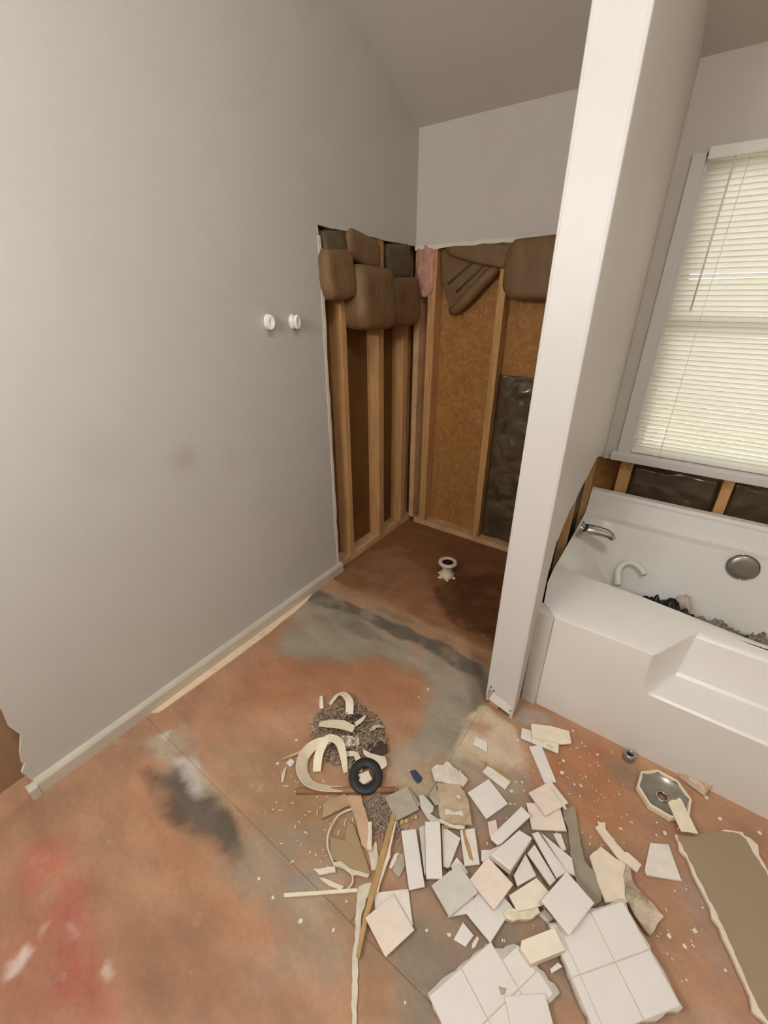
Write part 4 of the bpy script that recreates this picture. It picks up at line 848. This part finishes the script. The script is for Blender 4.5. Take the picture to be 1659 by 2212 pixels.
INS = [ # side, along, ztop, (depth,width,height), material, label, tilt
 ('L', 1.79, 1.815, (0.15, 0.225, 0.225), 'kraft', 'leftmost brown insulation roll sagging beside the cut drywall edge', 0.05),
 ('L', 2.055, 1.755, (0.20, 0.345, 0.315), 'kraft', 'largest brown insulation roll, second from the cut drywall edge', -0.03),
 ('L', 2.385, 1.715, (0.17, 0.290, 0.270), 'kraft', 'third brown insulation roll hanging towards the shower corner', 0.04),
 ('L', 1.80, 1.893, (0.10, 0.17, 0.100), 'kraft_grey', 'small dark fold of insulation tucked at the top left of the opening', 0.1),
 ('L', 2.05, 1.900, (0.11, 0.30, 0.150), 'kraft', 'upper brown fold of insulation above the largest roll', -0.16),
 ('L', 2.38, 1.890, (0.10, 0.26, 0.190), 'kraft_grey', 'grey green fold of insulation high in the shower corner', 0.12),
 ('B', -1.20, 1.905, (0.09, 0.46, 0.13), 'kraft', 'flat brown insulation edge along the top of the wide stud bay', -0.22),
 ('B', -0.81, 1.890, (0.15, 0.49, 0.300), 'kraft', 'broad brown insulation batt drooping beside the white partition', 0.03),
]
for side, al, zt, sz, mk, lab, tl in INS:
    b_ = batt('insulation_batt', sz, M[mk], al * 7.3)
    if side == 'L':
        ang = R(1.6)
        b_.location = (-1.562 - math.sin(ang) * al - 0.080, al, zt)
        b_.rotation_euler = (tl, 0, ang)
    else:
        b_.location = (al, BW + 0.085, zt)
        b_.rotation_euler = (tl, 0, R(-90))
        b_.rotation_euler = Matrix.Rotation(R(-90), 3, 'Z').to_4x4().to_euler()
        b_.matrix_world = Matrix.Translation((al, BW + 0.085, zt)) @ Matrix.Rotation(R(-90), 4, 'Z') @ Matrix.Rotation(tl, 4, 'X')
    tag(b_, lab, 'insulation', 'insulation batts in the open shower walls')
fl = empty('insulation_batt', (-1.30, BW + 0.04, 1.55))
tag(fl, 'diagonal brown insulation flap hanging between the back wall studs', 'insulation', 'insulation batts in the open shower walls')
fo_ = [(-0.185, 0.335), (0.190, 0.335), (0.195, 0.20), (0.075, 0.085), (-0.035, -0.020), (-0.105, 0.000), (-0.165, 0.14)]
pf = prism('paper_face', fo_, 0.030, [M['kraft']], 'y', fl)
bv_ = pf.modifiers.new('bevel', 'BEVEL'); bv_.width = 0.010; bv_.segments = 2
tube('rolled_edge', [(0.192, 0.005, 0.215), (0.12, -0.004, 0.150), (0.03, -0.008, 0.060), (-0.045, -0.004, -0.005), (-0.090, 0.0, -0.020)], [0.030, 0.036, 0.036, 0.032, 0.022], M['kraft'], fl, 14)
for k_, (p0_, p1_) in enumerate((((-0.12, 0.13), (0.17, 0.33)), ((-0.06, 0.085), (0.185, 0.285)))):
    tube('paper_fold', [(p0_[0], -0.002, p0_[1]), (p1_[0], -0.002, p1_[1])], 0.007, M['kraft_grey'], fl, 6)
pk = batt('insulation_tuft', (0.10, 0.13, 0.30), M['pink_wool'], 4.4, 0.1, 0.3)
pk.matrix_world = Matrix.Translation((-1.565, BW + 0.085, 1.905)) @ Matrix.Rotation(R(-90), 4, 'Z')
tag(pk, 'tuft of pink fibreglass wool in the shower corner', 'insulation')

# ------------------------------------------------------------------ towel bar posts on the left wall
def post(y, z, lab, rot):
    w0 = empty('holder_post', (-1.562 - math.sin(R(1.6)) * y + 0.0005, y, z), R(1.6))
    tag(w0, lab, 'wall bracket', 'pair of white bracket posts on the left wall')
    b_ = lathe('base', [(0.026, 0.0), (0.026, 0.006), (0.022, 0.012), (0.012, 0.016)], M['ceramic'], w0, 24)
    b_.matrix_local = Matrix.Rotation(R(90), 4, 'Y') @ Matrix.Diagonal((1.25, 0.85, 1, 1))
    pr = []
    for k in range(11):
        t = k / 10
        pr.append((0.010 + 0.013 * math.sin(math.pi * min(1, t * 1.15) * 0.62), 0.010 + 0.028 * t))
    pr += [(0.017, 0.040), (0.010, 0.036), (0.002, 0.033)]
    a_ = lathe('cup', pr, M['ceramic'], w0, 24)
    a_.matrix_local = Matrix.Rotation(R(90), 4, 'Y') @ Matrix.Rotation(R(rot), 4, 'X') @ Matrix.Diagonal((1.35, 0.85, 1, 1))
post(1.335, 1.510, 'left one of the two white bracket posts on the wall', 16)
post(1.480, 1.505, 'right one of the two white bracket posts, nearer the cut edge', -6)

# ------------------------------------------------------------------ shower drain pipe
dp = empty('drain_pipe', (-1.012, 2.075, 0.0005)); tag(dp, 'cream plastic drain stub standing on the shower floor', 'pipe')
lathe('pipe_body', [(0.044, 0.0), (0.048, 0.004), (0.048, 0.022), (0.040, 0.030), (0.032, 0.042), (0.031, 0.075), (0.038, 0.085), (0.050, 0.092)], M['pvc'], dp, 28)
lathe('collar', [(0.050, 0.092), (0.058, 0.094), (0.059, 0.108), (0.054, 0.112), (0.040, 0.112), (0.036, 0.106), (0.034, 0.093)], M['pvc'], dp, 28, close=True)
lathe('pipe_hole', [(0.034, 0.094), (0.036, 0.104)], M['dark'], dp, 28)
for k in range(6):
    a = k * math.pi / 3
    q = lathe('solvent_drip', [(0.010, 0), (0.012, 0.004), (0.006, 0.010)], M['strip_cream'], dp, 8)
    q.location = (0.052 * math.cos(a), 0.052 * math.sin(a), 0)

# ------------------------------------------------------------------ flat broken pieces
SIDE = {'glaze': 'biscuit', 'glaze_grey': 'biscuit', 'paper': 'gyp', 'board_tan': 'mortar', 'card_dark': 'card', 'offcut': 'gyp'}
def plate_mesh(name, out, t, mtop, mside, b=0.0012, rough=0.0, seed=1):
    r = random.Random(seed)
    pts = []
    if rough:
        for i in range(len(out)):
            a, c = out[i], out[(i + 1) % len(out)]
            L = math.hypot(c[0] - a[0], c[1] - a[1]); k = max(1, int(L / 0.014))
            for j in range(k):
                q = j / k
                pts.append((a[0] + (c[0] - a[0]) * q + (r.uniform(-rough, rough) if j else 0), a[1] + (c[1] - a[1]) * q + (r.uniform(-rough, rough) if j else 0)))
    else:
        pts = list(out)
    n = len(pts)
    cx = sum(p[0] for p in pts) / n; cy = sum(p[1] for p in pts) / n
    def ins(p):
        d = math.hypot(p[0] - cx, p[1] - cy); k = max(0.0, 1 - b * 1.4 / max(d, 1e-4))
        return (cx + (p[0] - cx) * k, cy + (p[1] - cy) * k)
    v = [(x, y, 0) for x, y in map(ins, pts)] + [(x, y, b) for x, y in pts] + [(x, y, t - b) for x, y in pts] + [(x, y, t) for x, y in map(ins, pts)]
    f = [list(range(n - 1, -1, -1)), list(range(3 * n, 4 * n))]; idx = [1, 0]
    for L in range(3):
        for i in range(n):
            j = (i + 1) % n
            f.append([L * n + i, L * n + j, (L + 1) * n + j, (L + 1) * n + i]); idx.append(0 if L == 2 else 1)
    return mesh_py(name, v, f, [mtop, mside], idx)

for i, (nm, lab, cat, mk, t, loc, out, grp) in enumerate(PIECES):
    rough = 0.003 if mk in ('mortar', 'mortar_yellow', 'gyp_torn', 'board_grey', 'board_tan', 'paper', 'card_dark', 'strip_pale') else (0.0015 if mk in ('gyp', 'offcut') else 0.0)
    me = plate_mesh(nm, out, t, M[mk], M[SIDE.get(mk, mk)], min(0.0014, t * 0.3), rough, i + 3)
    o_ = link(nm, me)
    o_.location = loc
    if loc[2] > 0.009 and len(out) < 9:
        o_.rotation_euler = (R(rnd.uniform(-3.5, 3.5)), R(rnd.uniform(-3.5, 3.5)), 0)
    tag(o_, lab, cat, grp)

def child_plate(parent, name, out, t, mk, loc, rough=0.0, seed=5):
    o_ = link(name, plate_mesh(name, out, t, M[mk], M[SIDE.get(mk, mk)], min(0.001, t * 0.3), rough, seed), parent)
    o_.location = loc
    return o_
for o_ in list(COL.objects):
    l_ = o_.get('label', '')
    if l_.startswith('cream tile back with a brown glue'):
        child_plate(o_, 'glue_stripe', [(-0.012, 0.058), (0.002, 0.063), (-0.002, 0.03), (0.008, -0.005), (0.012, -0.045), (0.0, -0.04), (-0.008, 0.0)], 0.001, 'stick', (-0.008, 0.0, 0.0079)).rotation_euler = (0, 0, R(35))
    elif l_.startswith('pale grey tile with a dark corner'):
        child_plate(o_, 'corner_nick', [(-0.006, -0.004), (0.006, -0.003), (0.003, 0.005), (-0.004, 0.004)], 0.0008, 'dark_chip', (-0.034, 0.036, 0.0079))
    elif l_.startswith('tan backer board chunk'):
        child_plate(o_, 'mortar_streak', [(-0.03, -0.008), (0.035, -0.006), (0.03, 0.01), (0.0, 0.004), (-0.028, 0.012)], 0.003, 'mortar', (0.01, -0.028, 0.0119), 0.003).rotation_euler = (0, 0, R(30))
        child_plate(o_, 'glue_patch', [(-0.035, -0.008), (0.03, -0.012), (0.036, 0.006), (-0.03, 0.010)], 0.002, 'stick', (0.028, -0.062, 0.0119), 0.003).rotation_euler = (0, 0, R(34))
        child_plate(o_, 'mortar_streak', [(-0.008, -0.004), (0.008, -0.004), (0.007, 0.004), (-0.007, 0.005)], 0.002, 'gyp', (0.0, 0.03, 0.0119))
    elif l_.startswith('ribbed white mortar'):
        for k in range(4):
            child_plate(o_, 'mortar_rib', [(-0.022, -0.004), (0.022, -0.003), (0.022, 0.003), (-0.022, 0.004)], 0.004, 'mortar', (0.012 + k * 0.012, 0.005 + k * 0.004, 0.0119), 0.001, k).rotation_euler = (0, 0, R(-62))
    elif l_.startswith('slim white shard with a brown'):
        child_plate(o_, 'brown_edge', [(-0.055, -0.006), (0.055, -0.004), (0.05, 0.006), (-0.05, 0.005)], 0.001, 'stick', (-0.005, 0.018, 0.0079), 0.002).rotation_euler = (0, 0, R(-4))
    elif l_.startswith('upper of two overlapping'):
        child_plate(o_, 'mortar_ridge', [(-0.04, -0.006), (0.04, -0.004), (0.042, 0.006), (-0.04, 0.005)], 0.002, 'mortar', (0.028, 0.018, 0.0079), 0.001).rotation_euler = (0, 0, R(-38))
    elif l_.startswith('large brown grey drywall'):
        # torn white gypsum lip along the long left edge
        pass
    elif l_.startswith('yellowed tile back, lower'):
        for q in ((-0.02, 0.0), (0.02, -0.006)):
            child_plate(o_, 'mortar_blob', [(-0.012, -0.006), (0.01, -0.008), (0.012, 0.006), (-0.008, 0.008)], 0.004, 'mortar_yellow', (q[0], q[1], 0.0079), 0.002)
    elif l_.startswith('cream tile block'):
        pass

# torn white paper edge of the large drywall sheet (part of it)
for o_ in list(COL.objects):
    if o_.get('label', '').startswith('large brown grey drywall'):
        p = PIECES[[q[1] for q in PIECES].index(o_['label'])][6]
        pr_ = [p[-1], p[-2], p[-3]] if False else None
        # longest chain: from first outline point backwards along the left side
        pts = sorted(p, key=lambda q: q[0])
        L = [q for q in p]
        best = None
        cx = sum(q[0] for q in L) / len(L); cy = sum(q[1] for q in L) / len(L)
        u = Vector((math.cos(R(-42)), math.sin(R(-42))))         # long direction of the sheet
        nrm = Vector((-u.y, u.x))
        def side(sg):
            s = [q for q in L if (Vector(q) - Vector((cx, cy))).dot(nrm) * sg > 0.05]
            return sorted(s, key=lambda q: Vector(q).dot(u))
        for sg, w in ((-1, 0.010), (1, 0.014)):
            s = side(sg)
            if len(s) < 2: continue
            r = random.Random(4 + sg); A = []; B = []
            for a, c in zip(s[:-1], s[1:]):
                k = max(2, int(math.hypot(c[0] - a[0], c[1] - a[1]) / 0.02))
                for j in range(k):
                    q = Vector(a).lerp(Vector(c), j / k)
                    ww = w * r.uniform(0.5, 1.2) * (2.0 if r.random() < 0.12 else 1)
                    A.append(tuple(q + nrm * sg * ww * 0.9)); B.append(tuple(q - nrm * sg * 0.003))
            poly = A + B[::-1]
            v = [(x, y, 0.002) for x, y in poly] + [(x, y, 0.0128) for x, y in poly]
            n = len(poly)
            f = [list(range(n - 1, -1, -1)), list(range(n, 2 * n))] + [[i, (i + 1) % n, n + (i + 1) % n, n + i] for i in range(n)]
            link('torn_gypsum_edge', fix(mesh_py('torn_gypsum_edge', v, f, M['gyp'])), o_)

# ------------------------------------------------------------------ tile slabs still on their backer board
TS = 0.104
def tile_slab(name, lab, loc, ang, cells, board, tilt=(0, 0), zboard=0.013, seed=2):
    root = empty(name, loc, ang)
    root.rotation_euler = (tilt[0], tilt[1], ang)
    tag(root, lab, 'tile slab')
    link('backer_board', plate_mesh('backer_board', board, zboard, M['grout'], M['mortar'], 0.001, 0.004, seed), root)
    for (u0, v0, u1, v1) in cells:
        g = 0.0008
        me = plate_mesh('tile', [(u0 + g, v0 + g), (u1 - g, v0 + g), (u1 - g, v1 - g), (u0 + g, v1 - g)], 0.0075, M['glaze'], M['biscuit'], 0.0016)
        t_ = link('tile', me, root); t_.location = (0, 0, zboard - 0.0062)
    return root
c4 = [(-TS, 0, 0, TS), (0, 0, TS, TS), (-TS, -TS, 0, 0), (0, -TS, TS, 0)]
sA = tile_slab('tile_slab', 'large slab of four white tiles at the lower right of the heap', (0.214, 0.742, 0.018), R(48.5),
               c4 + [(-TS - 0.024, -TS, -TS, 0), (-TS - 0.024, 0, -TS, TS)],
               [(-TS - 0.026, -TS - 0.003), (TS + 0.003, -TS - 0.003), (TS + 0.003, TS + 0.004), (-TS - 0.024, TS + 0.006)], (R(2), R(-3)), 0.020)
sB = tile_slab('tile_slab', 'broken slab of white tiles with a dark nick at the bottom edge', (-0.016, 0.455, 0.004), R(-24.3),
               [(-TS, 0, 0, TS), (0, 0, 0.072, TS), (-0.062, TS, 0, TS + 0.062), (0, TS, 0.050, TS + 0.07), (-TS, -TS, 0, 0), (0, -TS, TS, 0)],
               [(-TS - 0.006, -TS), (TS, -TS - 0.004), (TS + 0.006, -0.02), (0.088, 0.03), (0.082, 0.09), (0.060, 0.12), (0.056, 0.19), (0.01, 0.185), (-0.06, 0.165), (-0.085, 0.11), (-TS - 0.004, 0.09)], (0, 0), 0.016, 6)
child_plate(sB, 'dark_nick', [(-0.010, -0.004), (0.006, -0.010), (0.010, 0.0), (0.004, 0.012), (-0.002, 0.004)], 0.0007, 'tile_dull', (-0.020, 0.065, 0.0174))
# tilted square tile lying over the broken slab at the very bottom
o_ = link('square_tile', plate_mesh('square_tile', [(-TS / 2, -TS / 2), (TS / 2, -TS / 2), (TS / 2, TS / 2), (-TS / 2, TS / 2)], 0.008, M['glaze'], M['biscuit'], 0.0014))
o_.location = (0.075, 0.505, 0.022); o_.rotation_euler = (0, 0, R(39))
tag(o_, 'pinkish white tile overlapping the broken slab at the bottom edge of the photo', 'tile', HEAP)

# ------------------------------------------------------------------ octagonal drain cover with its bowl
oc = empty('shower_drain', (0.270, 1.319, 0.001), R(20)); tag(oc, 'octagonal grey drain bowl with a cream rim by the tub apron', 'drain')
def octa(name, prof, m, parent):
    o_ = lathe(name, prof, m, parent, 8, False, True); return o_
octa('rim', [(0.076, 0.004), (0.082, 0.0), (0.087, 0.010), (0.087, 0.028), (0.084, 0.033), (0.080, 0.033), (0.077, 0.026)], M['strip_cream'], oc)
lathe('bowl', [(0.0775, 0.029), (0.068, 0.021), (0.052, 0.013), (0.030, 0.007), (0.018, 0.006), (0.016, 0.0045), (0.020, 0.003), (0.055, 0.008), (0.074, 0.018)], M['dull_metal'], oc, 32, close=True)
lathe('drain_hole', [(0.013, 0.002), (0.0158, 0.0052)], M['rod'], oc, 20)
lathe('hole_ring', [(0.0155, 0.005), (0.020, 0.005), (0.0205, 0.0085), (0.016, 0.009)], M['chrome'], oc, 20, close=True)
cr = empty('metal_nut', (0.148, 1.412, 0.001)); tag(cr, 'small round metal nut on the floor against the tub apron', 'nut')
lathe('ring', [(0.012, 0.0), (0.021, 0.0), (0.022, 0.006), (0.022, 0.022), (0.020, 0.026), (0.013, 0.026), (0.011, 0.02)], M['dull_metal'], cr, 18, close=True)
lathe('ring_hole', [(0.0115, 0.001), (0.0115, 0.008)], M['dark'], cr, 14)
lathe('cap', [(0.019, 0.026), (0.019, 0.029), (0.015, 0.030), (0.013, 0.0265)], M['chrome'], cr, 18, close=True)
fo = crumple('foil_scrap', -0.045, 0.045, 0.0, 0.085, 0.0, 0.016, mat('foil', (190, 160, 134), 0.3, 0.5, 0.2, 20), None, 21.0, 12, 10)
fo.location = (0.350, 1.425, 0.004); fo.rotation_euler = (R(-58), 0, R(-20))
tag(fo, 'crumpled pinkish film scrap leaning between the drain and tub', 'film')

# ------------------------------------------------------------------ debris clump left of the tiles
def shred_cloud(name, n, region, zmax, size, m, seed, parent=None):
    r = random.Random(seed); v, f = [], []
    for k in range(n):
        while True:
            a = r.uniform(-1, 1); b_ = r.uniform(-1, 1)
            if a * a + b_ * b_ < 1: break
        x = region[0] + a * region[2]; y = region[1] + b_ * region[3]
        z = 0.002 + r.random() * zmax * (1 - a * a - b_ * b_) ** 0.5
        L, W = r.uniform(*size), r.uniform(0.0015, 0.005)
        d = Vector((r.uniform(-1, 1), r.uniform(-1, 1), r.uniform(-0.35, 0.45))).normalized()
        s = d.cross(Vector((r.uniform(-.4, .4), r.uniform(-.4, .4), 1))).normalized()
        u = d.cross(s) * 0.0012
        c = Vector((x, y, max(z, 0.003 + abs(d.z) * L / 2)))
        i = len(v)
        for e in (-1, 1):
            for q in (-1, 1):
                for w in (-1, 1):
                    v.append(c + d * L / 2 * e + s * W / 2 * q * (0.6 if e > 0 else 1) + u * w)
        f += [[i, i + 1, i + 3, i + 2], [i + 4, i + 6, i + 7, i + 5], [i, i + 4, i + 5, i + 1], [i + 2, i + 3, i + 7, i + 6], [i, i + 2, i + 6, i + 4], [i + 1, i + 5, i + 7, i + 3]]
    return link(name, fix(mesh_py(name, v, f, m)), parent)
s1 = shred_cloud('shavings', 900, (-0.800, 0.850, 0.165, 0.135), 0.034, (0.010, 0.040), M['shreds'], 4)
tag(s1, 'dark and cream shavings heaped under the curled tape', 'shavings', kind='stuff')
s2 = shred_cloud('fine_rubble', 420, (-0.50, 0.680, 0.080, 0.075), 0.022, (0.004, 0.014), M['rubble'], 5)
tag(s2, 'fine grey rubble between the rod and the upright narrow tiles', 'rubble', kind='stuff')
s3 = shred_cloud('floor_splinters', 60, (-0.70, 0.55, 0.18, 0.16), 0.004, (0.004, 0.016), M['gyp'], 8)
tag(s3, 'scattered pale splinters on the floor left of the cardboard', 'splinters', kind='stuff')
s4 = shred_cloud('plaster_dust', 160, (0.10, 0.98, 0.34, 0.42), 0.003, (0.003, 0.010), M['gyp'], 11)
tag(s4, 'crumbs of white plaster around the tile heap', 'plaster', kind='stuff')

CU = 'curled cream tape offcuts'
def rb(lab, pts, w, tw, mk='strip_cream', th=0.0018):
    o_ = ribbon('tape_curl', pts, w, th, M[mk], None, tw)
    tag(o_, lab, 'tape', CU); return o_
rb('arched cream tape at the top of the shavings clump', [(-0.955, 0.905, 0.006), (-0.945, 0.945, 0.032), (-0.915, 0.955, 0.052), (-0.870, 0.940, 0.050), (-0.835, 0.895, 0.018)], [0.018, 0.022, 0.030, 0.034, 0.032], [0.3, 0.3, 0.2, 0.1, 0])
rb('broad leaf shaped cream tape across the middle of the clump', [(-0.905, 0.790, 0.040), (-0.870, 0.812, 0.048), (-0.820, 0.840, 0.050), (-0.775, 0.855, 0.042)], [0.020, 0.044, 0.048, 0.030], [0.2, 0.25, 0.2, 0.1])
rb('large loop of cream tape curving round to the black ring', [(-0.815, 0.760, 0.050), (-0.850, 0.715, 0.050), (-0.858, 0.660, 0.040), (-0.825, 0.615, 0.034), (-0.770, 0.600, 0.032), (-0.715, 0.625, 0.024), (-0.668, 0.662, 0.014)], [0.026, 0.036, 0.050, 0.060, 0.058, 0.044, 0.024], [0.6, 0.9, 1.0, 0.8, 0.7, 0.6, 0.4])
rb('inner cream tape strip forming an arch beside the big loop', [(-0.790, 0.655, 0.010), (-0.820, 0.700, 0.034), (-0.825, 0.755, 0.056), (-0.780, 0.770, 0.058), (-0.735, 0.745, 0.038), (-0.700, 0.715, 0.012)], [0.030, 0.034, 0.036, 0.034, 0.026, 0.016], [0.1, 0.1, 0.1, 0.1, 0.1, 0.1])
rb('short cream tape standing at the right of the clump', [(-0.735, 0.905, 0.014), (-0.715, 0.930, 0.026), (-0.690, 0.935, 0.034)], [0.016, 0.03, 0.036], [0.3, 0.5, 0.8])
rb('small yellow cream tape end beside the dark flap', [(-0.790, 0.880, 0.030), (-0.775, 0.905, 0.045), (-0.770, 0.925, 0.055)], [0.020, 0.022, 0.008], [0, 0.3, 0.6])
rb('flat cream tape scrap under the broad leaf shaped tape', [(-0.800, 0.795, 0.022), (-0.765, 0.815, 0.024), (-0.735, 0.840, 0.020)], [0.04, 0.045, 0.03], [0, 0, 0])
rb('cream tape tail running right under the torn white flake', [(-0.745, 0.765, 0.020), (-0.710, 0.785, 0.026), (-0.680, 0.770, 0.022), (-0.655, 0.750, 0.012)], [0.022, 0.024, 0.020, 0.014], [0, 0.2, 0.2, 0])
rb('tiny cream tape end sticking out at the upper left of the clump', [(-0.965, 0.865, 0.014), (-0.985, 0.885, 0.026), (-1.000, 0.900, 0.032)], [0.018, 0.016, 0.012], [0.2, 0.2, 0.4])
rb('small curled shaving at the far left of the white chip', [(-0.900, 0.600, 0.004), (-0.885, 0.575, 0.010), (-0.868, 0.553, 0.004)], [0.004, 0.014, 0.004], [0.4, 0.7, 0.2])
def dark_flap(lab, loc, out, rot):
    o_ = link('rubber_flap', plate_mesh('rubber_flap', out, 0.004, M['dark_chip'], M['dark_chip'], 0.001, 0.002))
    o_.location = loc; o_.rotation_euler = rot; tag(o_, lab, 'rubber')
dark_flap('dark brown rubber flap at the right side of the shavings clump', (-0.655, 0.860, 0.016), [(-0.045, -0.012), (0.0, -0.028), (0.038, -0.012), (0.034, 0.018), (0.0, 0.030), (-0.038, 0.014)], (R(8), R(-6), R(30)))
dark_flap('dark rubber scrap under the arched cream tape', (-0.815, 0.905, 0.022), [(-0.045, -0.016), (0.03, -0.022), (0.045, 0.004), (0.02, 0.022), (-0.03, 0.014)], (R(5), R(10), R(40)))
tp = tube('wood_stick', [(-0.935, 0.612, 0.006), (-0.895, 0.675, 0.012), (-0.855, 0.748, 0.022)], [0.004, 0.008, 0.012], M['offcut'], None, 6, 0.6)
tag(tp, 'short thin wooden stick poking left out of the clump', 'stick')
rod = empty('wooden_rod', (0, 0, 0)); tag(rod, 'straight brown wooden rod lying below the black ring', 'rod')
tube('shaft', [(-0.800, 0.560, 0.011), (-0.65, 0.672, 0.011), (-0.514, 0.772, 0.011)], 0.0105, M['rod'], rod, 12)
tube('cut_end', [(-0.514, 0.772, 0.011), (-0.511, 0.774, 0.011)], 0.0095, M['stick'], rod, 12)
# black rubber ring with a tan core
rg = empty('rubber_ring', (-0.624, 0.742, 0.030), 0); rg.rotation_euler = (R(10), R(6), R(20)); tag(rg, 'black rubber ring lying on the cream tape', 'ring')
pr = [(0.046 + 0.017 * math.cos(a), 0.007 * math.sin(a)) for a in [2 * math.pi * k / 12 for k in range(12)]]
lathe('gasket', pr, M['rubber'], rg, 36, True, True)
ck = prism('tile_chip', [(-0.026, -0.008), (-0.012, -0.012), (-0.010, -0.026), (0.012, -0.024), (0.020, -0.006), (0.026, 0.010), (0.006, 0.018), (-0.004, 0.026), (-0.014, 0.012)], 0.010, [M['biscuit']], 'z')
ck.location = (-0.626, 0.740, 0.014); tag(ck, 'peach tile fragment showing inside the black rubber ring', 'tile')
# thin curled wires
def wire(lab, pts, r, name='curled_wire', m=None):
    P = [Vector(p) for p in pts]; out = []
    for i in range(len(P) - 1):
        p0, p1, p2, p3 = P[max(i - 1, 0)], P[i], P[i + 1], P[min(i + 2, len(P) - 1)]
        for s in range(6):
            t = s / 6
            out.append(0.5 * ((2 * p1) + (p2 - p0) * t + (2 * p0 - 5 * p1 + 4 * p2 - p3) * t * t + (3 * p1 - p0 - 3 * p2 + p3) * t ** 3))
    out.append(P[-1])
    o_ = tube(name, out, r, m or M['strip_pale'], None, 8); tag(o_, lab, 'wire'); return o_
wire('thin pale wire bent in a wide arc around the cardboard', [(-0.597, 0.632, 0.014), (-0.620, 0.585, 0.018), (-0.612, 0.530, 0.020), (-0.586, 0.495, 0.018), (-0.545, 0.476, 0.010)], 0.0035)
wire('thin dark curled wire between the short white strips', [(-0.520, 0.488, 0.016), (-0.485, 0.490, 0.016), (-0.462, 0.470, 0.014), (-0.468, 0.445, 0.008)], 0.003)
# yellow crumbs
for k, (x, y) in enumerate(((-0.452, 0.690), (-0.436, 0.700), (-0.424, 0.715), (-0.405, 0.742))):
    bm = bmesh.new(); bmesh.ops.create_icosphere(bm, subdivisions=2, radius=0.009)
    for q in bm.verts: q.co *= 0.8 + 0.6 * mnoise.noise(q.co * 90 + Vector((k * 5, 0, 0)))
    me = bpy.data.meshes.new('foam_crumb'); bm.to_mesh(me); bm.free(); me.materials.append(M['yellow'])
    o_ = link('foam_crumb', me); o_.location = (x, y, 0.009)
    tag(o_, 'yellow crumb beside the dull grey tile', 'crumb', 'yellow crumbs beside the dull grey tile')

# ------------------------------------------------------------------ loose chips
cm = []
for k in range(4):
    r = random.Random(40 + k)
    n = r.choice((4, 5, 5, 6))
    out = [(0.008 * r.uniform(0.6, 1.2) * math.cos(2 * math.pi * i / n), 0.006 * r.uniform(0.6, 1.3) * math.sin(2 * math.pi * i / n)) for i in range(n)]
    cm.append(plate_mesh('plaster_chip', out, 0.004, M['gyp'], M['gyp'], 0.0008))
for i, (x, y) in enumerate(CHIPS):
    o_ = link('plaster_chip', cm[i % 4]); o_.location = (x, y, 0.0003)
    s = rnd.uniform(0.6, 1.25); o_.scale = (s, s, s); o_.rotation_euler = (0, 0, rnd.uniform(0, 6.28))
    tag(o_, 'small white plaster chip lying loose on the bare floor', 'plaster chip', 'small plaster chips strewn over the floor')

# ------------------------------------------------------------------ rubbish in the tub
def mound(name, x0, x1, y0, y1, z0, h, m, seed, nx=36, ny=18, lump=0.35, fr=9):
    v, f = [], []
    for j in range(ny + 1):
        for i in range(nx + 1):
            a, b_ = i / nx, j / ny
            x = x0 + (x1 - x0) * a; y = y0 + (y1 - y0) * b_
            e = max(0, math.sin(math.pi * a)) ** 0.5 * max(0, math.sin(math.pi * b_)) ** 0.6
            p = Vector((x * fr, y * fr, seed))
            d = mnoise.noise(p) * 0.6 + abs(mnoise.noise(p * 2.1)) * 0.7 + 0.3 * mnoise.noise(p * 4.7)
            v.append((x, y, z0 + h * e * (1 - lump + lump * 1.6 * d)))
    for j in range(ny):
        for i in range(nx):
            q = j * (nx + 1) + i
            f.append([q, q + 1, q + nx + 2, q + nx + 1])
    nb = len(v)
    ring = [i for i in range(nx + 1)] + [j * (nx + 1) + nx for j in range(1, ny + 1)] + [ny * (nx + 1) + i for i in range(nx - 1, -1, -1)] + [j * (nx + 1) for j in range(ny - 1, 0, -1)]
    f.append(ring[::-1])
    return link(name, fix(mesh_py(name, v, f, m, None, True)))
q = mound('rubble_pile', -0.02, 0.80, 1.90, 2.30, 0.102, 0.20, M['rubble'], 2.0, 60, 30, 0.5, 22)
tag(q, 'beige rubble piled along the bottom of the bathtub', 'rubble', kind='stuff')
q = mound('black_bag', -0.10, 0.33, 1.98, 2.20, 0.14, 0.225, M['black_bag'], 6.0, 48, 20, 0.32, 11)
tag(q, 'crumpled black plastic bag lying in the bathtub', 'bag')
q = wire('short curved white hose at the left end of the bathtub', [(-0.085, 2.21, 0.25), (-0.105, 2.275, 0.300), (-0.085, 2.325, 0.325), (-0.045, 2.345, 0.325), (-0.005, 2.330, 0.312), (0.012, 2.31, 0.30)], 0.015, 'white_hose', M['vinyl'])
tag(q, 'short curved white hose at the left end of the bathtub', 'hose')
q = mound('plastic_wad', 0.150, 0.245, 2.20, 2.275, 0.22, 0.085, mat('pinkish_wad', (206, 186, 172), 0.5, 0.3, 0.15, 20), 3.0, 16, 12, 0.4, 30)
tag(q, 'pinkish plastic wad behind the black bag in the tub', 'wad')
